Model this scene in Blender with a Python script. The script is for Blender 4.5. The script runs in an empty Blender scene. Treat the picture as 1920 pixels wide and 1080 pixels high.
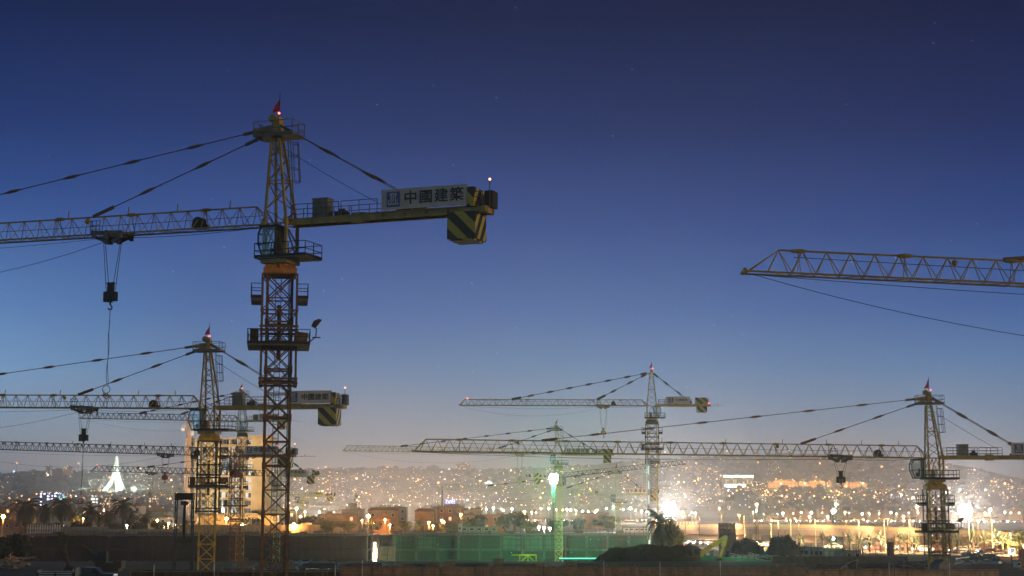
import bpy, math, random
from mathutils import Vector, Matrix
random.seed(7)
sc = bpy.context.scene
COL = sc.collection
R = math.radians
F = 3000.0; HOR = 955.0
PITCH = math.atan((HOR-540)/F)
CAMZ = 7.4
cp, sp = math.cos(PITCH), math.sin(PITCH)

# ------------------------------------------------------------ places
def ray(px, py):
    u = (px-960)/F; v = (540-py)/F
    return Vector((u, cp-v*sp, sp+v*cp))
def P(px, py, D):
    r = ray(px, py); k = D/r.y
    return Vector((r.x*k, D, CAMZ+r.z*k))
def smooth(a, b, t):
    t = max(0.0, min(1.0, (t-a)/(b-a))); return t*t*(3-2*t)
def hn(i):
    i = (i*2654435761) & 0xffffffff; i ^= i >> 13; i = (i*1274126177) & 0xffffffff
    return ((i ^ (i >> 16)) & 0xffff)/65535.0
def vnoise(x, y):
    xi, yi = math.floor(x), math.floor(y); fx, fy = x-xi, y-yi
    fx = fx*fx*(3-2*fx); fy = fy*fy*(3-2*fy)
    f = lambda a, b: hn(int(a)*73856093 ^ int(b)*19349663)
    return ((f(xi, yi)*(1-fx)+f(xi+1, yi)*fx)*(1-fy)+(f(xi, yi+1)*(1-fx)+f(xi+1, yi+1)*fx)*fy)
SKY = [(-900,900),(-400,895),(0,890),(60,886),(120,884),(200,889),(300,893),(420,890),(560,884),(660,880),(760,880),
       (860,882),(960,881),(1040,877),(1100,874),(1180,866),(1240,862),(1330,858),(1420,855),(1500,853),(1600,857),(1680,859),
       (1730,864),(1760,870),(1800,877),(1840,886),(1880,897),(1920,905),(2000,915),(2400,925),(3000,930)]
def skyline(px):
    if px <= SKY[0][0]: return SKY[0][1]
    for (a, ya), (b, yb) in zip(SKY, SKY[1:]):
        if px <= b: return ya+(yb-ya)*(px-a)/(b-a)
    return SKY[-1][1]
YC = 4000.0
def g(x, y):
    if y < 10: y = 10
    s = x/y
    pit = 1-smooth(0.085, 0.112, s)
    near = -7.6*smooth(232, 296, y)*pit + (-1.6*smooth(225, 300, y)-0.5*smooth(300, 420, y))*(1-pit)
    far = -0.6 if s < 0.1 else -0.6
    base = near*(1-smooth(487, 500, y)) + far*smooth(487, 500, y)
    if y > 2000:
        px = 960+s*F*cp/1.0
        crest = P(px, skyline(px), YC).z
        t = (y-2000)/(YC-2000)
        h = (crest+0.6)*(smooth(0, 1, min(t, 1))*0.55+0.45*min(t, 1)) if t < 1 else (crest+0.6)*(1-0.25*min(1, t-1))
        n = (vnoise(x/260, y/260)-0.5)*16*min(1, t*2)*(0.25 if t > .85 else 1) + (vnoise(x/90, y/90)-0.5)*3*min(1, t*3)
        return base+h+n
    return base
def on_ground(px, py, lo=300, hi=4600):
    r = ray(px, py); D = lo; prev = lo
    while D < hi:
        k = D/r.y; x = r.x*k; z = CAMZ+r.z*k
        if z < g(x, D): return Vector((x, D, g(x, D)))
        D += 12 if D > 1500 else 4
    return None

# ------------------------------------------------------------ materials
MATS = {}
def mat(name, col, rough=0.7, metal=0.0, var=0.25, scale=3.0, emit=None, es=0.0, bump=0.0):
    if name in MATS: return MATS[name]
    m = bpy.data.materials.new(name); m.use_nodes = True; nt = m.node_tree
    b = nt.nodes['Principled BSDF']
    b.inputs['Roughness'].default_value = rough; b.inputs['Metallic'].default_value = metal
    tc = nt.nodes.new('ShaderNodeTexCoord'); n = nt.nodes.new('ShaderNodeTexNoise')
    n.inputs['Scale'].default_value = scale; n.inputs['Detail'].default_value = 6
    nt.links.new(tc.outputs['Object'], n.inputs['Vector'])
    cr = nt.nodes.new('ShaderNodeValToRGB')
    cr.color_ramp.elements[0].position = 0.3; cr.color_ramp.elements[1].position = 0.7
    cr.color_ramp.elements[0].color = (*[c*(1-var) for c in col], 1)
    cr.color_ramp.elements[1].color = (*[min(1, c*(1+var)) for c in col], 1)
    nt.links.new(n.outputs['Fac'], cr.inputs['Fac']); nt.links.new(cr.outputs['Color'], b.inputs['Base Color'])
    if bump:
        bp = nt.nodes.new('ShaderNodeBump'); bp.inputs['Strength'].default_value = bump
        nt.links.new(n.outputs['Fac'], bp.inputs['Height']); nt.links.new(bp.outputs['Normal'], b.inputs['Normal'])
    if emit:
        b.inputs['Emission Color'].default_value = (*emit, 1); b.inputs['Emission Strength'].default_value = es
    MATS[name] = m; return m
def lamp_mat(name, col, s, sample=False):
    if name in MATS: return MATS[name]
    m = bpy.data.materials.new(name); m.use_nodes = True; nt = m.node_tree; nt.nodes.clear()
    e = nt.nodes.new('ShaderNodeEmission'); e.inputs['Color'].default_value = (*col, 1); e.inputs['Strength'].default_value = s
    o = nt.nodes.new('ShaderNodeOutputMaterial'); nt.links.new(e.outputs[0], o.inputs[0])
    if not sample: m.cycles.emission_sampling = 'NONE'
    MATS[name] = m; return m
def stripe_mat(name='hazard_stripes', k=0.9, sx=1.0, yel=(.62, .5, .06)):
    if name in MATS: return MATS[name]
    m = bpy.data.materials.new(name); m.use_nodes = True; nt = m.node_tree; b = nt.nodes['Principled BSDF']
    tc = nt.nodes.new('ShaderNodeTexCoord'); sep = nt.nodes.new('ShaderNodeSeparateXYZ')
    nt.links.new(tc.outputs['Object'], sep.inputs[0])
    def M(op, a, bb):
        n = nt.nodes.new('ShaderNodeMath'); n.operation = op
        for i, v in enumerate((a, bb)):
            if isinstance(v, (int, float)): n.inputs[i].default_value = v
            else: nt.links.new(v, n.inputs[i])
        return n.outputs[0]
    xx = M('MULTIPLY', sep.outputs[0], sx)
    f = M('FRACT', M('MULTIPLY', M('SUBTRACT', M('ADD', xx, sep.outputs[2]), M('MULTIPLY', sep.outputs[1], 1.5)), k), 0)
    st = M('GREATER_THAN', f, 0.52)
    nz = nt.nodes.new('ShaderNodeTexNoise'); nz.inputs['Scale'].default_value = 4
    nt.links.new(tc.outputs['Object'], nz.inputs['Vector'])
    mx = nt.nodes.new('ShaderNodeMix'); mx.data_type = 'RGBA'
    nt.links.new(st, mx.inputs[0]); mx.inputs[6].default_value = (.012, .013, .014, 1); mx.inputs[7].default_value = (*yel, 1)
    m2 = nt.nodes.new('ShaderNodeMix'); m2.data_type = 'RGBA'; m2.blend_type = 'MULTIPLY'; m2.inputs[0].default_value = .6
    nt.links.new(mx.outputs[2], m2.inputs[6]); nt.links.new(nz.outputs['Color'], m2.inputs[7])
    nt.links.new(m2.outputs[2], b.inputs['Base Color']); b.inputs['Roughness'].default_value = .6
    MATS[name] = m; return m
def window_mat(name, wall, win=(.03, .035, .04), cell=(3.2, 3.0), lit=0.15, es=3.0, litcol=(1, .75, .4)):
    """far facade: grid of windows, some of them lit"""
    if name in MATS: return MATS[name]
    m = bpy.data.materials.new(name); m.use_nodes = True; nt = m.node_tree; b = nt.nodes['Principled BSDF']
    tc = nt.nodes.new('ShaderNodeTexCoord'); sep = nt.nodes.new('ShaderNodeSeparateXYZ')
    nt.links.new(tc.outputs['Object'], sep.inputs[0])
    def M(op, a, bb=0.0):
        n = nt.nodes.new('ShaderNodeMath'); n.operation = op
        for i, v in enumerate((a, bb)):
            if isinstance(v, (int, float)): n.inputs[i].default_value = v
            else: nt.links.new(v, n.inputs[i])
        return n.outputs[0]
    h = M('ADD', sep.outputs[0], sep.outputs[1])
    hx = M('DIVIDE', h, cell[0]); hz = M('DIVIDE', sep.outputs[2], cell[1])
    inx = M('LESS_THAN', M('ABSOLUTE', M('SUBTRACT', M('FRACT', hx), .5)), .24)
    inz = M('LESS_THAN', M('ABSOLUTE', M('SUBTRACT', M('FRACT', hz), .5)), .26)
    mask = M('MULTIPLY', inx, inz)
    geo = nt.nodes.new('ShaderNodeNewGeometry'); sg = nt.nodes.new('ShaderNodeSeparateXYZ')
    nt.links.new(geo.outputs['Normal'], sg.inputs[0])
    mask = M('MULTIPLY', mask, M('LESS_THAN', M('ABSOLUTE', sg.outputs[2]), .5))
    wn = nt.nodes.new('ShaderNodeTexWhiteNoise'); wn.noise_dimensions = '3D'
    cmb = nt.nodes.new('ShaderNodeCombineXYZ'); nt.links.new(M('FLOOR', hx), cmb.inputs[0]); nt.links.new(M('FLOOR', hz), cmb.inputs[1])
    oi = nt.nodes.new('ShaderNodeObjectInfo'); nt.links.new(M('MULTIPLY', oi.outputs['Random'], 77.0), cmb.inputs[2])
    nt.links.new(cmb.outputs[0], wn.inputs['Vector'])
    on = M('MULTIPLY', M('LESS_THAN', wn.outputs['Value'], lit), mask)
    mx = nt.nodes.new('ShaderNodeMix'); mx.data_type = 'RGBA'; nt.links.new(mask, mx.inputs[0])
    mx.inputs[6].default_value = (*wall, 1); mx.inputs[7].default_value = (*win, 1)
    nt.links.new(mx.outputs[2], b.inputs['Base Color']); b.inputs['Roughness'].default_value = .8
    b.inputs['Emission Color'].default_value = (*litcol, 1)
    nt.links.new(M('MULTIPLY', on, es), b.inputs['Emission Strength'])
    m.cycles.emission_sampling = 'NONE'
    MATS[name] = m; return m

# ------------------------------------------------------------ mesh builder
class MB:
    def __init__(s): s.v = []; s.f = []
    def box(s, c, d, rz=0.0, rx=0.0, ry=0.0):
        b = len(s.v); M = Matrix.Rotation(rz, 3, 'Z') @ Matrix.Rotation(ry, 3, 'Y') @ Matrix.Rotation(rx, 3, 'X')
        for sx in (-.5, .5):
            for sy in (-.5, .5):
                for sz in (-.5, .5):
                    s.v.append(Vector(c)+M @ Vector((d[0]*sx, d[1]*sy, d[2]*sz)))
        for q in ((0,1,3,2),(4,6,7,5),(0,4,5,1),(2,3,7,6),(0,2,6,4),(1,5,7,3)): s.f.append([b+i for i in q])
        return s
    def bar(s, a, b, w=.1, h=None):
        a = Vector(a); b = Vector(b); d = b-a
        if d.length < 1e-6: return s
        h = h or w; d.normalize(); up = Vector((0, 0, 1)) if abs(d.z) < .95 else Vector((1, 0, 0))
        x = d.cross(up).normalized(); y = x.cross(d).normalized(); n = len(s.v)
        for p in (a, b):
            for i, j in ((-1,-1),(1,-1),(1,1),(-1,1)): s.v.append(p+x*(w/2*i)+y*(h/2*j))
        for q in ((0,1,5,4),(1,2,6,5),(2,3,7,6),(3,0,4,7),(3,2,1,0),(4,5,6,7)): s.f.append([n+i for i in q])
        return s
    def cyl(s, a, b, r, r2=None, n=8, caps=True):
        a = Vector(a); b = Vector(b); d = (b-a).normalized(); r2 = r if r2 is None else r2
        up = Vector((0, 0, 1)) if abs(d.z) < .95 else Vector((1, 0, 0))
        x = d.cross(up).normalized(); y = x.cross(d).normalized(); k = len(s.v)
        for p, rr in ((a, r), (b, r2)):
            for i in range(n):
                t = 2*math.pi*i/n; s.v.append(p+x*rr*math.cos(t)+y*rr*math.sin(t))
        for i in range(n): s.f.append([k+i, k+(i+1) % n, k+n+(i+1) % n, k+n+i])
        if caps: s.f.append([k+i for i in range(n)][::-1]); s.f.append([k+n+i for i in range(n)])
        return s
    def ball(s, c, r, n=8, m=6, sc_=(1, 1, 1)):
        c = Vector(c); k = len(s.v)
        for j in range(1, m):
            ph = math.pi*j/m
            for i in range(n):
                t = 2*math.pi*i/n
                s.v.append(c+Vector((r*sc_[0]*math.sin(ph)*math.cos(t), r*sc_[1]*math.sin(ph)*math.sin(t), r*sc_[2]*math.cos(ph))))
        s.v.append(c+Vector((0, 0, r*sc_[2]))); s.v.append(c-Vector((0, 0, r*sc_[2]))); T = len(s.v)-2
        for j in range(m-2):
            for i in range(n): s.f.append([k+j*n+i, k+(j+1)*n+i, k+(j+1)*n+(i+1) % n, k+j*n+(i+1) % n])
        for i in range(n):
            s.f.append([T, k+i, k+(i+1) % n]); s.f.append([T+1, k+(m-2)*n+(i+1) % n, k+(m-2)*n+i])
        return s
    def prism(s, pts, y0, y1):
        """polygon in XZ extruded along y"""
        k = len(s.v); n = len(pts)
        for y in (y0, y1):
            for x, z in pts: s.v.append(Vector((x, y, z)))
        s.f.append([k+i for i in range(n)]); s.f.append([k+n+i for i in range(n)][::-1])
        for i in range(n): s.f.append([k+i, k+n+i, k+n+(i+1) % n, k+(i+1) % n][::-1])
        return s
    def quad(s, a, b, c, d):
        k = len(s.v); s.v += [Vector(a), Vector(b), Vector(c), Vector(d)]; s.f.append([k, k+1, k+2, k+3]); return s
    def tri(s, a, b, c):
        k = len(s.v); s.v += [Vector(a), Vector(b), Vector(c)]; s.f.append([k, k+1, k+2]); return s
    def mesh(s, name):
        me = bpy.data.meshes.new(name); me.from_pydata([tuple(v) for v in s.v], [], s.f); me.update(); return me
    def build(s, name, m, parent=None, loc=(0, 0, 0), rz=0.0):
        me = s.mesh(name); me.materials.append(m)
        o = bpy.data.objects.new(name, me); COL.objects.link(o); o.location = loc; o.rotation_euler.z = rz
        if parent: o.parent = parent
        return o
def tag(o, label=None, cat=None, group=None, kind=None):
    if label: o['label'] = label
    if cat: o['category'] = cat
    if group: o['group'] = group
    if kind: o['kind'] = kind
    return o
def empty(name, loc, rz=0.0, label=None, cat=None, group=None):
    o = bpy.data.objects.new(name, None); COL.objects.link(o); o.location = loc; o.rotation_euler.z = rz
    o.empty_display_size = .3
    return tag(o, label, cat, group)
def copy_tree(o, parent=None):
    c = o.copy(); COL.objects.link(c)
    if parent: c.parent = parent
    for ch in list(o.children): copy_tree(ch, c)
    return c
def light(name, parent, loc, power, col, size=.3):
    ld = bpy.data.lights.new(name, 'POINT'); ld.energy = power; ld.color = col; ld.shadow_soft_size = size
    o = bpy.data.objects.new(name, ld); COL.objects.link(o); o.parent = parent; o.location = loc; return o
def spot(name, parent, loc, aim, power, col, ang=100, size=.3):
    ld = bpy.data.lights.new(name, 'SPOT'); ld.energy = power; ld.color = col; ld.shadow_soft_size = size; ld.spot_size = R(ang); ld.spot_blend = .6
    o = bpy.data.objects.new(name, ld); COL.objects.link(o); o.parent = parent; o.location = loc; o.rotation_euler = Vector(aim).to_track_quat('-Z', 'Y').to_euler(); return o
FONT = {}
def text_mesh(body, bold=0.0):
    key = (body, bold)
    if key in FONT: return FONT[key]
    cu = bpy.data.curves.new('lettering', 'FONT'); cu.body = body; cu.size = 1.0; cu.offset = bold; cu.extrude = .01
    cu.align_x = 'CENTER'; cu.align_y = 'CENTER'; cu.resolution_u = 3
    o = bpy.data.objects.new('lettering', cu); COL.objects.link(o)
    dg = bpy.context.evaluated_depsgraph_get(); me = bpy.data.meshes.new_from_object(o.evaluated_get(dg))
    bpy.data.objects.remove(o); FONT[key] = me; return me
def lettering(body, m, parent, loc, size, rz=0.0, bold=0.02, sx=1.0):
    me = text_mesh(body, bold).copy(); me.materials.clear(); me.materials.append(m)
    o = bpy.data.objects.new('lettering', me); COL.objects.link(o); o.parent = parent; o.location = loc
    o.rotation_euler = (math.pi/2, 0, rz); o.scale = (size*sx, size, size); return o

YEL = mat('crane_yellow', (.36, .24, .045), .55, 0, .35, 1.2)
YEL2 = mat('mast_yellow', (.5, .33, .05), .55, 0, .35, 1.5)
RUST = mat('rusty_mast_paint', (.16, .085, .045), .75, 0, .45, 2.0)
DARK = mat('dark_steel', (.03, .028, .027), .7, .2, .4, 2)
GREY = mat('grey_steel', (.13, .12, .12), .6, .3, .3, 3)
ROPE = mat('steel_rope', (.035, .033, .033), .6, .5, .1)
ORG = mat('turntable_orange', (.5, .2, .05), .6, 0, .3, 2)
ORG2 = mat('turntable_yellow', (.5, .3, .03), .6, 0, .3, 2)
PANEL = mat('sign_panel', (.6, .52, .46), .6, 0, .12, 1)
INK = mat('lettering_ink', (.015, .015, .018), .7)
BLUE = mat('emblem_blue', (.03, .09, .3), .6, 0, .1)
WHITE = mat('emblem_white', (.6, .6, .6), .6)
CABIN = mat('cabinet_grey', (.18, .165, .15), .7, 0, .25, 2)
GYEL = mat('greenish_yellow_paint', (.4, .42, .1), .6, 0, .3, 2)
PALEG = mat('pale_green_paint', (.3, .36, .2), .6, 0, .3, 2)
REDM = mat('red_oxide_mast', (.22, .05, .035), .7, 0, .3, 2)
FLAG = mat('red_flag_cloth', (.4, .03, .03), .9)
STR = stripe_mat(k=.62)
BEACON = lamp_mat('red_beacon', (1, .1, .04), 9)
BEACON2 = lamp_mat('orange_beacon', (1, .3, .12), 7)
def glass_mat():
    m = bpy.data.materials.new('cab_glass'); m.use_nodes = True; nt = m.node_tree; nt.nodes.clear()
    t = nt.nodes.new('ShaderNodeBsdfTransparent'); t.inputs[0].default_value = (.82, .88, .9, 1)
    gl = nt.nodes.new('ShaderNodeBsdfGlossy'); gl.inputs['Roughness'].default_value = .08; gl.inputs['Color'].default_value = (.8, .9, 1, 1)
    mx = nt.nodes.new('ShaderNodeMixShader'); mx.inputs[0].default_value = .1
    o = nt.nodes.new('ShaderNodeOutputMaterial')
    nt.links.new(t.outputs[0], mx.inputs[1]); nt.links.new(gl.outputs[0], mx.inputs[2]); nt.links.new(mx.outputs[0], o.inputs[0])
    return m
GLASS = glass_mat()

# ------------------------------------------------------------ tower cranes
def lattice_mast(z0, z1, w, leg=.2, br=.08, step=1.75, xb=True):
    m = MB(); h = w/2
    cs = [(-h, -h), (h, -h), (h, h), (-h, h)]
    for x, y in cs: m.box((x, y, (z0+z1)/2), (leg, leg, z1-z0))
    n = max(1, round((z1-z0)/step)); dz = (z1-z0)/n
    for i in range(n+1):
        z = z0+i*dz; k = br*1.5 if i % 2 == 0 else br
        for (a, b), (c, d) in zip(cs, cs[1:]+cs[:1]): m.bar((a, b, z), (c, d, z), k)
        if i % 2 == 0:
            for x, y in cs: m.box((x, y, z), (leg*1.45, leg*1.45, leg*2.2))
        if i < n:
            for j, ((a, b), (c, d)) in enumerate(zip(cs, cs[1:]+cs[:1])):
                if (i+j) % 2 == 0 or xb: m.bar((a, b, z), (c, d, z+dz), br)
                if (i+j) % 2 == 1 or xb: m.bar((c, d, z), (a, b, z+dz), br)
    return m
def ladder(z0, z1, x, y):
    m = MB()
    for dx in (-.2, .2): m.bar((x+dx, y, z0), (x+dx, y, z1), .05)
    z = z0
    while z < z1: m.bar((x-.2, y, z), (x+.2, y, z), .035); z += .35
    return m
def platform(x0, x1, y0, y1, z, hole, th=.12):
    d = MB()
    if hole:
        h = hole
        for a, b, c, e in ((x0, -h, y0, y1), (h, x1, y0, y1), (-h, h, y0, -h), (-h, h, h, y1)):
            if b-a > .02 and e-c > .02: d.box(((a+b)/2, (c+e)/2, z), (b-a, e-c, th))
    else: d.box(((x0+x1)/2, (y0+y1)/2, z), (x1-x0, y1-y0, th))
    r = MB()
    cs = [(x0, y0), (x1, y0), (x1, y1), (x0, y1)]
    for (a, b), (c, e) in zip(cs, cs[1:]+cs[:1]):
        L = math.hypot(c-a, e-b); n = max(1, round(L/1.3))
        for i in range(n): 
            t = i/n; r.bar((a+(c-a)*t, b+(e-b)*t, z), (a+(c-a)*t, b+(e-b)*t, z+1.1), .05)
        for hh in (.55, 1.1): r.bar((a, b, z+hh), (c, e, z+hh), .05)
        r.bar((a, b, z+.12), (c, e, z+.12), .03, .2)
    return d, r
def rot(v, t):     # tilt in XZ about origin, positive t lifts the -x side
    return Vector((v[0]*math.cos(t)-0*v[2], v[1], v[2]-v[0]*math.sin(t)))
def jib_mesh(L, tilt, hj=1.5, w=1.3, panel=1.5, ch=.13, br=.06, x0=1.3, w2=None):
    m = MB(); n = int((L-x0)/panel)
    T = lambda x, y, z: rot((-x, y, z), tilt)
    xe = x0+n*panel
    for y in (-w/2, w/2): m.bar(T(x0-.6, y, 0), T(L+.2, y, 0), ch, ch*1.1)
    m.bar(T(x0+panel*.5, 0, hj), T(xe-panel*.5, 0, hj), ch*1.1)
    for i in range(n):
        xa = x0+i*panel; xm = xa+panel/2; xb_ = xa+panel
        for y in (-w/2, w/2):
            m.bar(T(xa, y, 0), T(xm, 0, hj), br); m.bar(T(xb_, y, 0), T(xm, 0, hj), br)
        if i % 2 == 0: m.bar(T(xa, -w/2, 0), T(xb_, w/2, 0), br)
        else: m.bar(T(xa, w/2, 0), T(xb_, -w/2, 0), br)
        m.bar(T(xa, -w/2, 0), T(xa, w/2, 0), br)
    for y in (-w/2, w/2): m.bar(T(L, y, 0), T(xe-panel*.5, 0, hj), br*1.4); m.bar(T(x0-.5, y, 0.1), T(x0+panel*.5, 0, hj), br*1.4)
    m.bar(T(L, -w/2, 0), T(L, w/2, 0), ch)
    for y in (-w/2, w/2): m.cyl(T(L+.15, y-.1, .05), T(L+.15, y+.1, .05), .14)
    x = 6.5
    while x < L-2:      # pin plates of the section joints
        c = T(x, 0, hj); m.ball(c, .5, 8, 4, (1.1, .25, .32))
        for y in (-w/2, w/2): m.bar(T(x, y, 0), T(x, 0, hj), br)
        x += 6.6
    for x in (4.4, 9.0, 13.4, 18.9, 26, 34): 
        if x < L-3: m.bar(T(x, 0, hj), T(x-.06, 0, hj+.62), .07)
    return m
def tie_mesh(a, b, w=.09, plates=3, off=0.0):
    m = MB(); a = Vector(a); b = Vector(b); d = (b-a); u = d.normalized()
    m.bar(a, b, w)
    m.bar(a, a+u*1.3, w*2.4, w*3.6); m.bar(b-u*2.0, b, w*2.0, w*4.2)
    for i in range(1, plates+1):
        c = a+d*(i/(plates+1)); m.bar(c-u*.45, c+u*.45, w*2, w*3.6); m.bar(c-u*.75, c+u*.75, w*1.5, w*2.2)
    return m
def sag(m, a, b, s, w=.03, n=14):
    a = Vector(a); b = Vector(b); pr = a
    for i in range(1, n+1):
        t = i/n; p = a.lerp(b, t)-Vector((0, 0, 4*s*t*(1-t))); m.bar(pr, p, w); pr = p
def crane(label, px, py, D, yaw=0.0, tip=None, L=50, cj=15.8, kind='A', trolley=None, drop=3.5, cage=True,
          mastm=YEL2, jibm=YEL, headm=YEL, tt=ORG, cabx=-2.05, w=1.8, signx=(8.6, 14.3), group=None, zbase=None,
          cagem=DARK, sling=None, beacons=True, sign=True, letters=None, rope_to=None, hj=1.5, ropes=.035, hs=1.0, upper=True, stripe=STR, mturn=0):
    A = P(px, py, D); gz = g(A.x, A.y) if zbase is None else zbase
    J = A.z-gz
    root = empty('tower_crane', (A.x, A.y, gz), -R(yaw), label, 'tower crane', group)
    tilt = 0.0
    if tip:      # pitch of the jib found from where its tip lies, then kept as a real slope
        r = ray(*tip); c, s = math.cos(R(yaw)), math.sin(R(yaw))
        dx, dy = -c, s                      # jib direction in the world (yaw 0 -> -x)
        # camera + k*r = A + l*(dx,dy)
        det = r.x*(-dy)-(-dx)*r.y
        k = (A.x*(-dy)-(-dx)*A.y)/det; l = (r.x*A.y-r.y*A.x)/det
        zt = CAMZ+k*r.z; tilt = math.atan2(zt-A.z, l)
        if L is None: L = l
    big = D < 250
    bulky = .2 if w > 1.5 else .16
    up = Vector((0, 0, J))
    ztt = J-3.15*hs
    zc1 = ztt-.7; 
    top = zc1
    mrot = R(yaw)-math.atan2(A.x, A.y)+R(mturn)
    lattice_mast(0, top, w, bulky, .085 if big else .1, 1.75 if big else 1.9).build('mast', mastm, root, (0, 0, 0), mrot)
    if big:
        ladder(.3, top-.2, -.1, .2).build('ladder', GREY, root, (0, 0, 0), mrot)
        lk = MB(); lk.bar((w/2-.12, .1, 1), (w/2-.12, .1, top), .05); sag(lk, (w/2, -.4, top), (w/2+.5, -.9, top-9), 0.4, .035)
        lk.build('power_cable', ROPE, root)
    # turntable: chamfered box
    t = MB(); h0 = .68*w; h1 = .52*w
    k = len(t.v)
    for z, h in ((zc1-.02, h0*.93), (zc1+.1, h0), (zc1+.42, h0), (ztt+.02, h1)):
        for a, b in ((-1, -1), (1, -1), (1, 1), (-1, 1)): t.v.append(Vector((a*h, b*h, z)))
    for q in range(3):
        for i in range(4): t.f.append([k+q*4+i, k+q*4+(i+1) % 4, k+q*4+4+(i+1) % 4, k+q*4+4+i])
    t.f.append([k+3, k+2, k+1, k]); t.f.append([k+12, k+13, k+14, k+15])
    t.cyl((0, 0, ztt), (0, 0, ztt+.35), h1*.95, n=16)
    for a in range(8): t.bar((h1*.9*math.cos(a*.785), h1*.9*math.sin(a*.785), ztt+.3), (h0*math.cos(a*.785), h0*math.sin(a*.785), zc1+.45), .1)
    t.build('turntable', tt, root, (0, 0, 0), mrot)
    # climbing frame
    if cage:
        zb = zc1-8.1; cw = w+.75
        cg = lattice_mast(zb, zc1, cw, .14, .07, 2.7, False)
        for z in (zb, zb+.35, zc1-4.2, zc1-3.9): 
            for s in (-1, 1): cg.bar((-cw/2-.15, s*cw/2, z), (cw/2+.15, s*cw/2, z), .16); cg.bar((s*cw/2, -cw/2-.15, z), (s*cw/2, cw/2+.15, z), .16)
        cg.build('climbing_frame', cagem, root, (0, 0, 0), mrot)
        for (z, e) in ((zc1-1.75, .8), (zc1-5.3, .98)):
            if e < .9:
                for sg_ in (-1, 1):
                    xa, xb = sorted((sg_*cw/2, sg_*(cw/2+e)))
                    d, rr = platform(xa, xb, -cw/2, cw/2, z-.1, 0, .42)
                    o = d.build('work_platform', GREY if big else cagem, root, (0, 0, 0), mrot); rr.build('railing', DARK, o)
                continue
            d, rr = platform(-cw/2-e, cw/2+e, -cw/2-e*.8, cw/2+e*.8, z, cw/2, .22)
            o = d.build('work_platform', GREY if big else cagem, root, (0, 0, 0), mrot); rr.build('railing', DARK, o)
        pk = MB(); pk.box((-cw/2-.5, -cw/2-.3, zc1-4.65), (.62, .5, .95)); pk.build('hydraulic_unit', DARK, root, (0, 0, 0), mrot)
        if big:
            pb = MB(); pb.box((cw/2+.35, -.2, zc1-4.6), (1.0, .8, .7), ry=.1); pb.cyl((0, 0, zc1-6.2), (0, 0, zc1-2.2), .16); pb.box((0, 0, zc1-5.0), (1.7, .4, .35)); pb.build('hydraulic_jack', RUST, root, (0, 0, 0), mrot)
            fl = MB(); q = Vector((cw/2+1.45, -cw/2-.4, zc1-3.75)); fl.prism([(q.x-.38, q.z-.15), (q.x-.08, q.z-.32), (q.x+.38, q.z+.28), (q.x+.15, q.z+.36), (q.x-.22, q.z+.2)], q.y-.3, q.y+.3)
            fl.bar(q-Vector((0, 0, .3)), q-Vector((0.05, 0, 1.0)), .08); fl.bar(q-Vector((.3, 0, 1.0)), q+Vector((.3, 0, -1.0)), .08); fl.bar(q-Vector((.1, 0, 1.0)), q+Vector((-.8, 0, -1.6)), .08)
            fl.build('work_lamp', DARK, root, (0, 0, 0), mrot)
    # slew platform and cab tower
    bx = MB(); hw = w/2
    for x in (-hw, hw):
        for y in (-hw, hw): bx.box((x, y, J-1.35*hs), (.2, .2, 2.7*hs))
    for y in (-hw, hw): bx.bar((-hw, y, J-2.5*hs), (0, y, J-.1), .09); bx.bar((hw, y, J-2.5*hs), (0, y, J-.1), .09)
    for x in (-hw, hw): bx.bar((x, -hw, J-.2), (x, hw, J-1.4*hs), .09); bx.bar((x, hw, J-1.4*hs), (x, -hw, J-2.5*hs), .09)
    bx.box((0, 0, J-2.75*hs), (w+.35, w+.35, .5)); bx.cyl((-.2, -.1, J-2.5), (-.2, -.1, J-1.4), .32, n=10)
    bx.build('slewing_tower', headm, root)
    d, rr = platform(-1.45, 2.75, -1.35, 1.35, J-2.62*hs, 0, .1)
    o = d.build('slewing_platform', GREY, root); rr.build('railing', DARK, o)
    if kind != 'C' or cabx:
        c = MB(); x1 = cabx; z1 = J-.25; z0 = J-2.5; s = 1 if cabx < 0 else -1
        prof = [(x1+s*1.35, z1), (x1+s*.15, z1), (x1-s*.12, z1-.5), (x1-s*.12, z1-1.3), (x1+s*.25, z0), (x1+s*1.35, z0)]
        ya, yb = -1.15, .15
        for y in (ya, yb):
            for (a, b), (e, f) in zip(prof, prof[1:]+prof[:1]): c.bar((a, y, b), (e, y, f), .09)
            c.bar((x1-s*.12, y, z1-1.25), (x1+s*1.35, y, z1-1.25), .06)
        for a, b in prof: c.bar((a, ya, b), (a, yb, b), .09)
        c.box((x1+s*.75, (ya+yb)/2, z1+.05), (1.55, 1.5, .12)); c.box((x1+s*.8, (ya+yb)/2, z0), (1.2, 1.3, .12))
        c.box((x1+s*1.33, (ya+yb)/2, (z0+z1)/2), (.08, 1.3, 2.2)); c.box((x1+s*.75, -.4, z0+.45), (.4, .45, .5)); c.box((x1+s*.95, -.4, z0+.85), (.1, .45, .7))
        co = c.build('operator_cab', DARK if kind != 'B' else CABIN, root)
        gm = MB()
        for y in (ya+.02, yb-.02): 
            kk = len(gm.v); gm.v += [Vector((a, y, b)) for a, b in prof]; gm.f.append([kk+i for i in range(6)])
        for (a, b), (e, f) in list(zip(prof, prof[1:]))[1:4]: gm.quad((a, ya, b), (e, ya, f), (e, yb, f), (a, yb, b))
        gm.build('cab_window', GLASS, co)
    ax = -.45
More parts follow.
